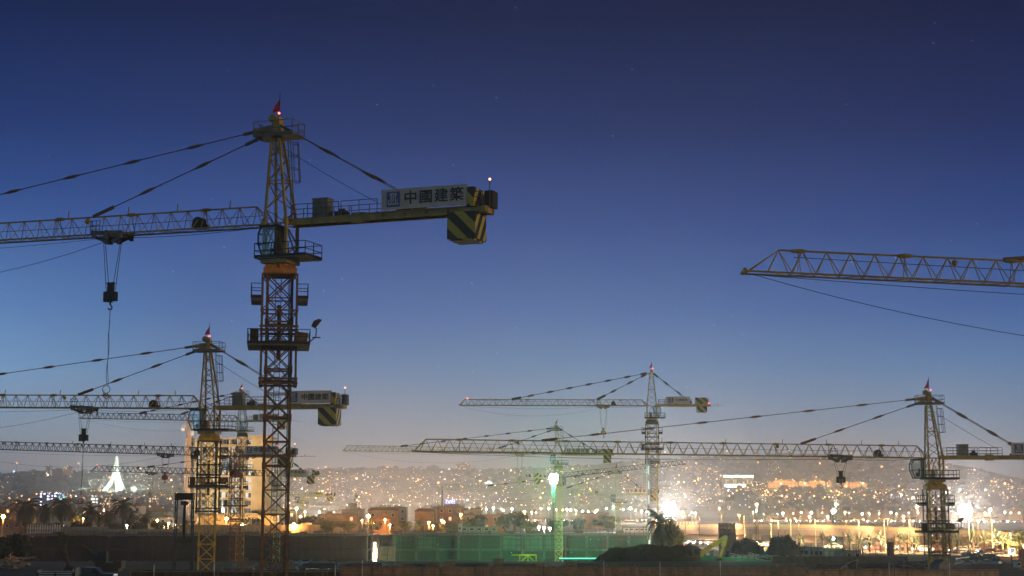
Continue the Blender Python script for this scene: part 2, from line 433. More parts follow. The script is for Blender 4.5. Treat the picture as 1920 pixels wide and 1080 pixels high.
    if kind in 'AB':
        th = MB(); zt = J+6.6; za = J+8.1
        if kind == 'B': ax = 0.0; zt = J+6.9; za = J+7.4
        tw = .32
        pb_ = [(-hw, -hw), (hw, -hw), (hw, hw), (-hw, hw)]; pt = [(ax-tw, -tw), (ax+tw, -tw), (ax+tw, tw), (ax-tw, tw)]
        lv = lambda t, i: Vector((pb_[i][0]*(1-t)+pt[i][0]*t, pb_[i][1]*(1-t)+pt[i][1]*t, J+(zt-J)*t))
        for i in range(4): th.bar(lv(0, i), lv(1, i), .17)
        for i in range(4): th.box(lv(0.02, i), (.32, .32, .5))
        ts = [0, .17, .34, .5, .64, .77, .88, 1]
        for a, b in zip(ts, ts[1:]):
            for i in range(4):
                j = (i+1) % 4
                if (ts.index(a)+i) % 2: th.bar(lv(a, i), lv(b, j), .07)
                else: th.bar(lv(a, j), lv(b, i), .07)
                if ts.index(a) % 3 == 0: th.bar(lv(a, i), lv(a, j), .08)
        th.box((ax, 0, (zt+za)/2), (.5, .6, za-zt)); th.bar((ax+.15, 0, zt+.3), (ax+.05, 0, za+.15), .75, .5)
        if kind == 'A':
            th.bar((ax+.3, 0, za-.5), (ax-1.6, 0, za-.75), .42, .4); th.bar((ax+.1, 0, za-.6), (ax-1.5, 0, za-1.35), .4, .36); th.cyl((ax-.35, -.25, za+.1), (ax-.35, .25, za+.1), .34, n=10)
            th.bar((ax-1.7, -.35, za-.5), (ax-1.7, -.35, zt+.2), .05)
        else: th.cyl((ax, -.3, za-.1), (ax, .3, za-.1), .3, n=10); th.bar((ax, 0, za-.4), (ax-1.1, 0, za-.75), .25)
        th.build('tower_head', headm, root)
        d, rr = platform(ax-1.5, ax+1.75, -1.0, 1.0, zt+.12, 0, .08)
        if kind == 'A': o = d.build('head_platform', GREY, root); rr.build('railing', GREY if big else DARK, o)
        else: d2, r2 = platform(ax-1.3, ax+.4, -.7, .7, zt-.3, 0, .08); d2.build('head_platform', headm, root)
        if kind == 'A':
            lm = MB()
            for q in (-.22, .22): lm.bar((1.0, q, J+.2), (ax+1.0, q, zt), .05)
            for i in range(18): t = i/18; lm.bar((1.0+(ax)*t, -.22, J+.2+(6.4)*t), (1.0+ax*t, .22, J+.2+6.4*t), .035)
            hoop = []
            for i in range(4):
                t = .48+.155*i; cx = 1.0+ax*t; cz = J+.2+6.4*t; ring = []
                for a in range(7): an = -math.pi/2+math.pi*a/6; ring.append(Vector((cx+.22+.55*math.cos(an), .42*math.sin(an), cz-.06)))
                ring = [Vector((cx, -.3, cz))]+ring+[Vector((cx, .3, cz))]
                for a, b in zip(ring, ring[1:]): lm.bar(a, b, .05)
                hoop.append(ring)
            for q in (2, 4, 6):
                for a, b in zip(hoop, hoop[1:]): lm.bar(a[q], b[q], .05)
            lm.build('caged_ladder', GREY, root)
        # ties
        a0 = (ax-1.6, 0, za-.72) if kind == 'A' else (ax-1.0, 0, za-.5); a1 = (ax-1.5, 0, za-1.3) if kind == 'A' else (ax-1.0, 0, za-.7)
        d1, d2 = (16.6, L-16.0) if kind == 'A' else (11.5, 29.5)
        if L < 36: d1, d2 = L*.33, L*.78
        tw_ = .06 if D < 130 else .075 if D < 250 else .1
        for a, dd, pl in ((a0, d2, 6), (a1, d1, 2)):
            b = rot((-dd, 0, hj+.05), tilt)+up; tie_mesh(a, b, tw_ if big else .12, pl).build('jib_tie', RUST if big else DARK, root)
        for s in (-.3, .3):
            tie_mesh((ax+.4, s, za-.55), (cj*.68+.3*s, s*2.2, J+.9 if kind == 'A' else J+.6), tw_*.9, 2).build('counter_tie', RUST if big else DARK, root)
        hr = MB(); sag(hr, (ax+.4, 0, zt-.6), (7.9, 0, J+1.2), .12, ropes); hr.build('hoist_rope', ROPE, root)
        fg = MB(); fx = ax+.12; fz = za+.1
        fg.bar((fx, 0, fz), (fx+.02, 0, fz+1.95), .04); fp = fg.build('flag_pole', DARK, root)
        f2 = MB(); n = 6
        for i in range(n):
            t0, t1 = i/n, (i+1)/n; zz = lambda t: fz+1.85-1.25*t; xx = lambda t: .62*t**1.3; yy = lambda t: .12*math.sin(t*7)
            f2.quad((fx, 0, zz(t0)), (fx-xx(t0), yy(t0), zz(t0)-.05), (fx-xx(t1), yy(t1), zz(t1)-.12), (fx, 0, zz(t1)))
        f2.build('flag', FLAG, fp)
        if beacons: MB().ball((ax+.28, -.35, za+.42), .08 if big else .13).build('beacon_lamp', BEACON, root)
    else:
        th = MB()
        for y in (-hw*.7, hw*.7): th.bar((-hw, y, J), (-hw, y, J+1.4), .15); th.bar((hw, y, J), (hw, y, J+1.2), .15); th.bar((-hw, y, J+1.4), (hw, y, J+1.2), .12); th.bar((-hw, y, J), (hw, y, J+1.2), .09)
        th.build('tower_head', headm, root)
    # jib
    jm = jib_mesh(L, tilt, hj, 1.3, 1.5, .1 if D < 130 else .12 if big else .14, .045 if D < 130 else .055 if big else .08)
    jo = jm.build('jib', jibm, root, up)
    if D < 130: pass
    rp = MB(); T = lambda x, z, y=0: rot((-x, y, z), tilt)+up
    sag(rp, T(1, .8), T(L-3, 1.1), .15, ropes); 
    if trolley:
        sag(rp, T(1, -.05), T(trolley, -.25), .2, ropes); sag(rp, T(trolley, -.3), T(L, -.1), L*.045 if rope_to is None else rope_to, ropes*.9, 24); sag(rp, T(trolley, -.2), T(L, -.05), .5, ropes*.8)
    else: sag(rp, T(1, -.1), T(L, -.1), .6, ropes); sag(rp, T(L*.02, -.4), T(L-.4, -.1), L*.06, ropes, 24)
    rp.build('trolley_rope', ROPE, root)
    MB().ball(T(.3*L, hj-.3), .22).build('cable_pulley', jibm, root); MB().ball(T(L-13, hj-.3), .2).build('cable_pulley', jibm, root)
    if trolley:
        tm = MB(); x = trolley
        for y in (-.8, .8):
            tm.bar(T(x-1.4, .02, y), T(x+1.4, .1, y), .12, .3); tm.box(T(x-1.2, -.12, y), (.3, .15, .6)); tm.box(T(x, -.1, y), (.25, .2, .7)); tm.box(T(x+1.2, -.05, y), (.3, .15, .6))
            tm.bar(T(x-1.2, -.2, y*.6), T(x-.2, -.6, y*.4), .12, .25); tm.bar(T(x+1.2, -.2, y*.6), T(x+.2, -.6, y*.4), .12, .25)
        for dx in (-.55, .45): tm.cyl(T(x+dx, -.5, -.3), T(x+dx, -.5, .3), .22, n=10)
        tm.box(T(x, -.25, 0), (2.4, 1.2, .12))
        to = tm.build('trolley', GREY if big else jibm, root)
        bk = MB(); bz = -.1
        for dx in (.5, .85, 1.2, 1.35): bk.bar(T(x+dx, 0, -1.0), T(x+dx, 1.0, -1.0), .035)
        for zz in (.3, .65, 1.0): bk.bar(T(x+.5, zz, -1.0), T(x+1.35, zz, -1.0), .035); bk.bar(T(x+1.35, zz, -1.0), T(x+1.35, zz, -.7), .035)
        bk.build('service_basket', DARK, to)
        hk = T(x, 0)-Vector((0, 0, drop+.4)); hb = MB()
        hp = [T(x-.85, -.45), T(x-.75, -.45), T(x+.65, -.45), T(x+.8, -.45)]
        he = [hk+Vector((.42, 0, -.05)), hk+Vector((.2, 0, .35)), hk+Vector((-.2, 0, .35)), hk+Vector((-.42, 0, -.05))]
        fr = MB()
        for a, b in zip(hp, he): fr.bar(a, b, ropes)
        fr.build('fall_rope', ROPE, root)
        hb.box(hk+Vector((0, 0, .5)), (.62, .3, .12)); hb.box(hk+Vector((0, 0, .15)), (.46, .34, .8)); hb.box(hk+Vector((0, 0, -.28)), (.62, .4, .3))
        hb.box(hk+Vector((-.38, 0, -.55)), (.34, .36, .8)); hb.box(hk+Vector((.38, 0, -.55)), (.34, .36, .72)); hb.box(hk+Vector((0, 0, -.65)), (.26, .3, .7))
        hbo = hb.build('hook_block', DARK if big else mastm, root)
        hh = MB(); c = hk+Vector((0, 0, -1.35)); pv = None
        hh.bar(c+Vector((0, 0, .5)), c+Vector((0, 0, .15)), .1)
        for i in range(9):
            an = math.pi*.5-i*math.pi*1.45/8; p = c+Vector((.17*math.cos(an), 0, .17*math.sin(an)-.05))
            if pv is not None: hh.bar(pv, p, .08)
            pv = p
        hh.build('hook', DARK, hbo)
        if sling:
            sm = MB(); pr = Vector((0, 0, 0)); n = 26
            for q, ph in enumerate((0, 1.7)):
                pr = Vector((0, 0, 0))
                for i in range(1, n+1):
                    t = i/n; p = Vector((.07*math.sin(t*13+ph)*t+.08*(q-.5)*t-.05*t, .05*math.sin(9*t+ph), -sling*(t if q else t*.97)))
                    sm.bar(pr, p, .035); pr = p
                if q:
                    for rr_ in range(2):
                        cc = pr+Vector((-.12, 0, -.25-.5*rr_)); pv = None
                        for i in range(11):
                            an = i*2*math.pi/10; pp = cc+Vector(((.3-.1*rr_)*math.cos(an), 0, (.3-.1*rr_)*math.sin(an)))
                            if pv is not None: sm.bar(pv, pp, .04)
                            pv = pp
            M = Matrix.Rotation(-R(yaw), 3, 'Z'); wp = M @ (c+Vector((0, 0, -.15)))+Vector((A.x, A.y, gz))
            so = sm.build('lifting_sling', DARK, None, wp)
            tag(so, SLINGS.pop(0), 'chain sling')
    # winch on jib
    wn = MB(); xw = 6.9 if kind == 'A' else 8
    c = T(xw, .45)
    wn.cyl(c+Vector((-.1, -.35, .1)), c+Vector((-.1, .35, .1)), .42, n=12); wn.box(c+Vector((0, 0, -.2)), (1.1, .8, .3)); wn.box(c+Vector((-.45, 0, .05)), (.3, .5, .4)); wn.build('trolley_winch', DARK, root)
    # counter jib
    cm = MB()
    for y in (-.62, .62): cm.box(((cj+.7)/2, y, J+.05), (cj-.7, .16, .46))
    x = 1.0
    while x < cj: cm.box((x, 0, J+.0), (.12, 1.2, .16)); x += 1.2
    for i in range(6): cm.bar((1+i*2.4, -.6, J-.05), (3.4+i*2.4, .6, J-.05), .07)
    cm.box((6.7, -.68, J+.05), (1.1, .12, .75)); cm.box((cj-.2, 0, J+.05), (.25, 1.8, .42)); cm.box((cj*.66, 0, J+.3), (cj*.5, 1.7, .06)); cm.box((3.8, 0, J+.3), (4.6, 1.1, .05))
    for i in range(4): cm.bar((8.6+1.7*i, -.62, J-.02), (8.6+1.7*i+.2, -1.05, J+.28), .08)
    cm.build('counter_jib', headm, root)
    rr = MB()
    for y in (-.9, .9):
        for a, b in ((1.4, 5.2), (5.4, 8.3), (cj-1.2, cj-.3)):
            n = max(1, round((b-a)/1.3))
            for i in range(n+1): x = a+(b-a)*i/n; rr.bar((x, y, J+.2), (x, y, J+1.3), .05)
            for hh in (.55, .92, 1.3): rr.bar((a, y, J+hh), (b, y, J+hh), .05)
            rr.build('railing', DARK if not big else GREY, root); rr = MB()
    cb = MB(); cb.box((3.55, -.2, J+.98), (1.25, .9, 1.35)); cb.box((3.55, -.2, J+1.68), (1.35, 1.0, .07)); cb.box((3.55, -.66, J+.98), (.03, .03, 1.2)); cb.box((3.75, -.67, J+1.15), (.05, .04, .2)); cb.build('electrical_cabinet', CABIN, root)
    mb = MB(); mb.box((5.0, .1, J+.5), (.9, .7, .4)); mb.cyl((4.8, .1, J+.75), (5.2, .1, J+.75), .2); mb.build('resistor_box', DARK, root)
    wl = MB(); wl.cyl((10.4, -.4, J+.85), (10.4, .45, J+.85), .45, n=12); wl.box((10.4, 0, J+.45), (1.5, 1.1, .25)); wl.box((11.4, 0, J+.8), (.7, .6, .6)); wl.build('hoist_winch', DARK, root)
    if sign:
        x0, x1 = signx; H = 1.42; zc = J+1.12; L_ = x1-x0
        sg = MB(); sg.box(((x0+x1)/2, -1.02, zc), (L_, .06, H)); sg.box(((x0+x1)/2, -1.02, zc+H/2+.01), (L_+.08, .1, .06)); sg.box(((x0+x1)/2, -1.02, zc-H/2-.01), (L_+.08, .1, .06))
        for i in range(4): sg.bar((x0+.4+i*(L_-.8)/3, -.97, zc-H/2), (x0+.4+i*(L_-.8)/3, -.8, J+.25), .06)
        so = sg.build('sign_panel', PANEL if not sign == 'green' else PALEG, root)
        ex = x0+.95; eb = MB(); eb.box((ex, -1.062, zc), (1.05, .03, 1.12)); eo = eb.build('emblem', BLUE, so)
        w_ = MB(); k = 1.0
        # angular white strokes: three pillars over a row of small square letters
        for cx in (-.17, 0, .17): w_.box((ex+cx, -1.085, zc+.2), (.07, .02, .46))
        w_.box((ex, -1.085, zc+.42), (.5, .02, .06)); w_.box((ex-.25, -1.085, zc+.36), (.05, .02, .16)); w_.box((ex+.25, -1.085, zc+.36), (.05, .02, .16))
        for cx in (-.3, -.02, .26):
            w_.box((ex+cx, -1.085, zc-.08), (.2, .02, .05)); w_.box((ex+cx-.08, -1.085, zc-.23), (.05, .02, .3)); w_.box((ex+cx, -1.085, zc-.38), (.2, .02, .05)); w_.box((ex+cx+.09, -1.085, zc-.3), (.05, .02, .14))
        w_.build('emblem_mark', WHITE, eo)
        for i, chh in enumerate('中國建築'):
            lettering(chh, INK, so, (x0+2.3+i*(L_-2.3-.75)/3.05, -1.07, zc-.02), min(1.05, (L_-3.05)/3.05*.92), 0, .014, 1.05)
    if letters:
        lt = MB(); lt.bar((signx[1]+.2, -.95, J+.55), (cj-.3, -.95, J+.55), .08); lt.bar((signx[1]+.2, -.9, J+1.1), (cj-.3, -.9, J+1.1), .05)
        for q in (.5, 2.5, 4.5): lt.bar((signx[1]+q, -.9, J+.3), (signx[1]+q, -.9, J+1.6), .06)
        lo = lt.build('letter_frame', DARK, root)
        lettering(letters, INK, lo, ((signx[1]+cj)/2, -1.0, J+1.12), 1.22, 0, .03, .88)
    # counterweight
    e = cj
    cwm = MB(); cwm.box((e-1.85, 0, J-(.75 if kind == 'B' else 1.08)), (2.15, 2.2, 1.2 if kind == 'B' else 1.95))
    cwm.box((e-1.85, 0, J-(1.4 if kind == 'B' else 2.11)), (1.8, 1.9, .12)); cwm.build('counterweight', stripe, root)
    if upper and kind != 'B':
        c2 = MB(); c2.box((e-1.2, 0, J+.95), (.6, 2.1, 1.4)); c2.build('counterweight', stripe, root)
        c3 = MB(); c3.box((e-.1, .3, J+.85), (.6, 1.1, 1.2)); c3.build('counterweight_cover', DARK, root)
        bl = MB(); bl.bar((e+.1, -.5, J+.2), (e+.1, -.5, J+2.1), .06); blo = bl.build('beacon_pole', GREY, root)
        if beacons: MB().ball((e+.1, -.5, J+2.2), .085 if big else .12).build('beacon_lamp', BEACON2, blo)
    else:
        c2 = MB(); c2.box((e-1.9, 0, J+1.0), (2.6, 2.1, 1.3)); c2.build('counterweight', stripe, root)
        if beacons: MB().ball((e-.4, -.7, J+.5), .15).build('beacon_lamp', BEACON, root)
    if beacons and D > 250 and kind != 'C': 
        MB().ball(T(L-1.6, hj+.2), .14).build('beacon_lamp', BEACON, root)
    return root, A, J
SLINGS = ['long thin chain sling hanging from the hook of the nearest tower crane',
          'chain sling with two rings hanging from the hook of the second nearest crane']

crane('nearest tower crane, dark rusty mast filling the left, hazard striped counterweight high up', 527, 422, 118, 20, (2, 453), L=57, trolley=14.75, drop=3.9,
      mastm=RUST, jibm=YEL, headm=YEL, tt=ORG, cabx=-1.15, sling=6.0, group='lattice tower cranes', signx=(8.7, 15.4), cj=16.8, cagem=RUST, rope_to=3.0)
crane('second nearest tower crane at left, yellow mast in front of the unfinished tower block', 394, 766, 188, 10, (2, 764), L=61, trolley=15.7, drop=2.6,
      mastm=YEL2, jibm=YEL, headm=YEL, tt=ORG2, sling=6.2, group='lattice tower cranes', signx=(9.5, 15.1), cj=16.4, rope_to=3.0)
crane('tower crane whose jib alone enters at the upper right against the deep blue sky', 3330, 600, 97, 2, (1405, 511), L=62.6, mastm=YEL2, jibm=YEL,
      group='lattice tower cranes', zbase=0.0)
crane('yellow tower crane at the right edge with red flag and glazed cab, very long jib', 1751, 859, 201, 0, (782, 846), L=65, trolley=11.7, drop=1.9,
      mastm=YEL2, jibm=YEL, headm=YEL, tt=ORG2, group='lattice tower cranes', signx=(9.4, 15.2), cj=16.4, cagem=GREY, cabx=-2.95, rope_to=.4, mturn=12)
crane('ochre tower crane with pointed head, black turntable and tan cab beside the dark palm', 1222, 761, 337, 3, (858, 760), L=40.5, kind='B', cj=12.3, trolley=10.2, drop=4.8,
      mastm=YEL2, jibm=YEL, headm=YEL2, tt=DARK, cabx=1.75, hj=1.25, signx=(3.0, 8.0), group='lattice tower cranes', w=2.0, rope_to=2.0)
crane('greenish yellow tower crane rising beside the green floodlight', 1047, 853, 447, 2, (642, 845), L=60, trolley=10.8, drop=6.6, cage=False,
      mastm=GYEL, jibm=GYEL, headm=GYEL, tt=GYEL, group='lattice tower cranes', signx=(1.9, 8.8), cj=15.4, w=1.9, letters='ZOOMLION', upper=False, cabx=-2.2, beacons=False)
crane('slim tower crane behind the cabinet of the second crane, dark turntable above the tower block', 455, 790, 415, 8, (137, 784), L=44, cj=12.4, signx=(4.6, 10), 
      mastm=YEL2, jibm=DARK, headm=PALEG, tt=DARK, cage=True, group='lattice tower cranes', w=2.0, cabx=1.2)
crane('red oxide flat top tower crane in front of the tower block, sign half hidden', 444, 856, 300, 14, (3, 843), L=62, kind='C', cj=11.6, signx=(2.0, 8.6),
      mastm=REDM, jibm=DARK, headm=REDM, tt=REDM, cagem=DARK, cabx=-2.3, trolley=14.5, drop=3.4, group='lattice tower cranes', upper=True)
crane('pale green tower crane just right of the tower block, green sign panel', 521, 893, 450, 3, (162, 883), L=53, cj=11.3, signx=(1.8, 8),
      mastm=PALEG, jibm=DARK, headm=PALEG, tt=GYEL, cage=False, group='lattice tower cranes', sign='green', trolley=36, drop=5, cabx=-2.2)
crane('small pale green tower crane over the low houses right of the nearest mast', 565, 931, 640, 3, (281, 925), L=60, cj=13.4, signx=(3.0, 8.9),
      mastm=PALEG, jibm=PALEG, headm=PALEG, tt=GYEL, cage=False, group='lattice tower cranes', sign='green', kind='C', cabx=-2.2, beacons=False)
crane('flat top tower crane turned to the right behind the green floodlight', 1049, 896, 560, 180, (1290, 870), L=44, cj=9.5, sign=False,
      mastm=GYEL, jibm=DARK, headm=PALEG, tt=GYEL, cage=False, group='lattice tower cranes', kind='C', cabx=-2.2, trolley=6.2, drop=3, beacons=False, upper=False)
crane('far tower crane with a faint thin jib left of the dark palm', 1159, 927, 520, 2, (822, 917), L=58, cj=13, signx=(2.0, 9.2),
      mastm=PALEG, jibm=PALEG, headm=PALEG, tt=YEL, cage=False, group='lattice tower cranes', trolley=13.8, drop=3, cabx=-2.3, beacons=False)

# ------------------------------------------------------------ terrain
def grid_mesh(name, xs, ys, f, m, kind='structure'):
    vs = []; fs = []
    for y in ys:
        for x in xs(y): vs.append((x, y, f(x, y)))
    n = len(xs(ys[0]))
    for j in range(len(ys)-1):
        for i in range(n-1): k = j*n+i; fs.append((k, k+1, k+n+1, k+n))
    me = bpy.data.meshes.new(name); me.from_pydata(vs, [], fs); me.materials.append(m)
    for p in me.polygons: p.use_smooth = True
    o = bpy.data.objects.new(name, me); COL.objects.link(o); o['kind'] = kind; return o
EARTH = mat('site_earth', (.055, .045, .035), .95, 0, .5, .3, bump=.5)
def ys_near():
    out = [-60, 0, 30]; y = 50
    while y < 2000: out.append(y); y += max(4, y*.02)
    return out+[2000]
def spread(y): 
    w = .75 if y > 100 else 1.2
    return [(-w+2*w*i/120)*max(y, 90) for i in range(121)]
grid_mesh('ground', spread, ys_near(), g, EARTH)
HILL = mat('hillside_scrub', (.05, .06, .05), .95, 0, .6, .02)
ysh = [2000+45*i for i in range(70)]
def hill_f(x, y): return g(x, y)+(0 if y == 2000 else (vnoise(x/18, y/25)*5*smooth(2000, 2300, y)))
grid_mesh('hills', lambda y: [(-.62+1.24*i/360)*y for i in range(361)], ysh, hill_f, HILL)

# ------------------------------------------------------------ vegetation
PALMG = mat('palm_leaf', (.04, .07, .04), .6, 0, .4, 2)
TRUNK = mat('palm_trunk', (.09, .065, .045), .95, 0, .4, 4)
LEAF = mat('dark_foliage', (.035, .05, .025), .8, 0, .5, .8)
LEAFY = mat('olive_foliage', (.09, .1, .025), .8, 0, .5, .8)
def palm_parts(h, fl, nf, droop, seed, tr=.3, up0=1.15):
    rnd = random.Random(seed); t = MB(); c = MB()
    n = 8
    for i in range(n): t.cyl((0, 0, h*i/n), (0, 0, h*(i+1)/n+.05), tr*(1.15-.3*i/n), tr*(1.0-.3*i/n), 9)
    for i in range(18): 
        a = rnd.random()*6.28; z = h-rnd.random()*h*.25; t.bar((tr*.8*math.cos(a), tr*.8*math.sin(a), z), (tr*1.8*math.cos(a), tr*1.8*math.sin(a), z+.35), .12)
    for k in range(nf):
        az = 6.283*k/nf*3.3+rnd.random()*.5; el = up0-(up0+.75)*(k/nf)**.9+rnd.uniform(-.15, .15); L = fl*rnd.uniform(.8, 1.1)
        p = Vector((0, 0, h)); seg = 9; e = el; d = Vector((math.cos(az), math.sin(az), 0)); side = Vector((-math.sin(az), math.cos(az), 0))
        for s in range(seg):
            q = p+(d*math.cos(e)+Vector((0, 0, math.sin(e))))*(L/seg); c.bar(p, q, .05)
            ll = fl*.2*math.sin(math.pi*(s+1.2)/(seg+1.6))
            for m_ in range(3):
                b = p.lerp(q, m_/3)
                for sg in (-1, 1):
                    tipp = b+side*sg*ll+d*ll*.45*math.cos(e)+Vector((0, 0, -ll*.35+ll*.3*math.sin(e)))
                    wv = (q-p).normalized()*.06*fl/3
                    c.tri(b-wv, b+wv, tipp)
            p = q; e -= droop/seg
    return t, c
def place_palm(proto, px, py, D, sc_, label, group, rz=None):
    o = copy_tree(proto) if proto.get('used') else proto
    proto['used'] = 1
    p = P(px, py, D); o.location = (p.x, D, g(p.x, D) if py is None else p.z)
    o.scale = (sc_, sc_, sc_); o.rotation_euler.z = random.random()*6 if rz is None else rz
    tag(o, label, 'palm tree', group); 
    return o
def palm_proto(h, fl, nf, droop, seed, tr=.3, up0=1.15):
    e = empty('palm_tree', (0, 0, 0)); t, c = palm_parts(h, fl, nf, droop, seed, tr, up0); t.build('trunk', TRUNK, e); c.build('crown', PALMG, e); return e
pp1 = palm_proto(6.5, 4.2, 36, 1.9, 3, .38); pp2 = palm_proto(6.5, 4.0, 32, 1.7, 8, .35, 1.3)
def base_z(D, x): return g(x, D)
def put(o, px, D, ztop_py=None, natural=None, rz=0.0):
    """stand o on the terrain at column px and distance D, scaled so that its top reaches a row"""
    x = P(px, 900, D).x; z = g(x, D); s = 1.0
    if ztop_py: s = (P(px, ztop_py, D).z-z)/natural
    o.location = (x, D, z); o.scale = (s, s, s); o.rotation_euler.z = rz; return s
lp = [(50, 938, 'wide date palm standing leftmost behind the site fence'), (86, 950, 'dark date palm between the two tallest at the left'), (118, 936, 'tall dark date palm with spreading crown, second tall one from the left'),
      (172, 952, 'date palm in front of the small green building'), (206, 961, 'low yellow lit date palm between two taller ones'), (233, 940, 'date palm in front of the white house at the left'), (188, 966, 'low bushy palm behind the fence'),
      (140, 962, 'short bushy date palm right of the tallest dark one'), (246, 962, 'short lit palm below the white house'), (275, 968, 'small orange lit palm beside bright street lamps')]
for i, (px, yt, lab) in enumerate(lp):
    src = (pp1, pp2)[i % 2]; o = copy_tree(src); x = P(px, 900, 495+4*i)
    put(o, px, 495+4*i, yt-8, 8.4, i*1.3); tag(o, lab, 'palm tree', 'date palms behind the site')
bp = copy_tree(pp2); put(bp, 1238, 325, 938, 9.4, 2); bp.scale = (bp.scale[0]*.62, bp.scale[1]*.62, bp.scale[2]); tag(bp, 'tall dark palm in front of the white floodlight, its crown hiding the crane base', 'palm tree')
bp = copy_tree(pp1); put(bp, 1150, 285, 1012, 10.4, 2); bp.location.z -= 1.5; tag(bp, 'low dark palm standing in front of the green netting', 'palm tree')
for o in (pp1, pp2): o.location = (0, 0, 0)
for q, (px, yt, lab) in enumerate([(785, 968, 'dark palm among the orange houses, left one'), (812, 975, 'small palm in front of the long orange house')]):
    o = (pp1, pp2)[q]; put(o, px, 540+5*q, yt, 9.6, q); tag(o, lab, 'palm tree', 'palms among the orange houses')
# young palms with fronds tied upwards along the lit road
yp = palm_proto(2.6, 2.0, 16, .35, 11, .34, 1.45)
yl = ['young palm with bound upright fronds by the lit road']
ypx = [1478, 1497, 1540, 1555, 1590, 1608, 1628, 1648, 1683, 1693, 1709, 1714, 1779, 1791, 1812, 1820, 1841, 1863, 1874]
for i, px in enumerate(ypx):
    o = yp if i == 0 else copy_tree(yp); D = 372 - (px-1478)*.12
    put(o, px, D, None, 1, i*.9); s = .85+.35*random.random(); o.scale = (s*.8, s*.8, s*(1.35 if i in (8, 12, 15) else 1)); tag(o, yl[0], 'palm tree', 'young palms along the lit road')
def leaf_tree(w, h, n, seed, th=.3):
    rnd = random.Random(seed); c = MB(); t = MB()
    t.cyl((0, 0, 0), (0, 0, h*th+.3), .16*w/2, .1*w/2, 7)
    cl = []
    for i in range(11):
        a = rnd.random()*6.28; r = rnd.random()**.5*w*.36; cl.append((Vector((r*math.cos(a), r*math.sin(a), h*(th+.1)+rnd.random()*h*(.82-th))), w*rnd.uniform(.13, .24)))
    for c0, _ in cl[:6]: t.bar((0, 0, h*th), c0, .07*w/3)
    for i in range(n):
        c0, r = rnd.choice(cl); d = Vector((rnd.gauss(0, 1), rnd.gauss(0, 1), rnd.gauss(0, .8))).normalized()*r*rnd.uniform(.55, 1.1); p = c0+d
        s = w*rnd.uniform(.025, .05); a = Vector((rnd.uniform(-1, 1), rnd.uniform(-1, 1), rnd.uniform(-1, 1))).normalized(); b = a.cross(d+Vector((.01, 0, 0))).normalized()
        c.quad(p-a*s-b*s*.5, p+a*s-b*s*.5, p+a*s+b*s*.5, p-a*s+b*s*.5)
    return t, c
protos = []
for sd, lm in ((1, LEAF), (2, LEAF), (3, LEAFY), (4, LEAFY)):
    e = empty('leafy_tree', (0, 0, 0)); t, c = leaf_tree(6, 5.5, 2300, sd); t.build('trunk', TRUNK, e); c.build('crown', lm, e); protos.append([e, False])
def tree(k, px, D, ytop, label, wide=1.0, group='bushy trees behind the site'):
    pr = protos[k]; o = pr[0] if not pr[1] else copy_tree(pr[0]); pr[1] = True
    s = put(o, px, D, ytop, 5.3, px*.37); o.scale = (s*wide, s*wide, s); tag(o, label, 'tree', group)
for a in [(0, 965, 560, 962, 'rounded dark tree right of the long orange house', 1.3), (1, 948, 555, 966, 'dark tree touching the end of the long orange house', 1.1), (2, 615, 530, 977, 'yellow green bush in front of the ochre houses', 1.9),
          (3, 655, 532, 980, 'yellow green bush right of the brightest low bush', 1.6), (0, 578, 560, 970, 'dark tree behind the white lit wall', 1.3), (3, 885, 535, 975, 'yellow lit bush under the long orange house', 1.8),
          (2, 990, 535, 979, 'low yellow bush beside the street lamp', 1.6), (1, 1045, 540, 974, 'dark rounded tree left of the greenish crane mast', 1.4), (0, 1082, 540, 975, 'dark rounded tree right of the greenish crane mast', 1.2),
          (2, 1140, 560, 969, 'olive round tree in front of the ochre box building', 1.8), (1, 475, 560, 972, 'bush below the right end of the tower block', 1.6), (0, 352, 560, 978, 'dark bush at the left foot of the tower block', 1.5),
          (1, 320, 560, 985, 'bush beside the orange street lamps at the left', 1.5), (3, 1264, 318, 988, 'grey green bushy tree at the foot of the white floodlight', .5), (0, 1898, 330, 1000, 'dark bush on the embankment at the right edge', 1.3),
          (1, 1872, 335, 1006, 'dark bush on the embankment slope', 1.4), (3, 1892, 322, 1016, 'pale round bush near the round parking sign', .9), (0, 20, 250, 1008, 'dark bush at the left edge beyond the rubble', 1.6),
          (1, 60, 498, 982, 'dark thicket under the leftmost palm', 1.6), (0, 105, 499, 983, 'dark thicket under the second tall palm', 1.6), (2, 215, 500, 983, 'yellow lit thicket under the palms', 1.8), (2, 262, 505, 982, 'yellow green thicket near the bright lamps', 1.4),
          (3, 300, 520, 980, 'golden thicket behind the site fence', 1.3), (1, 155, 500, 980, 'thicket in front of the green building', 1.4), (0, 905, 535, 968, 'bare dark bush in front of the long orange house', .8), (2, 845, 530, 982, 'low golden shrub below the brick tower house', 1.8),
          (3, 760, 530, 980, 'low orange lit shrub between the street lamps', 1.6), (1, 700, 535, 978, 'shrub below the brightest orange street lamp', 1.4), (2, 1415, 262, 1022, 'yellow bush behind the dark covered heap', .8)]:
    tree(a[0], a[1], a[2], a[3], a[4], a[5])
exec_after = []
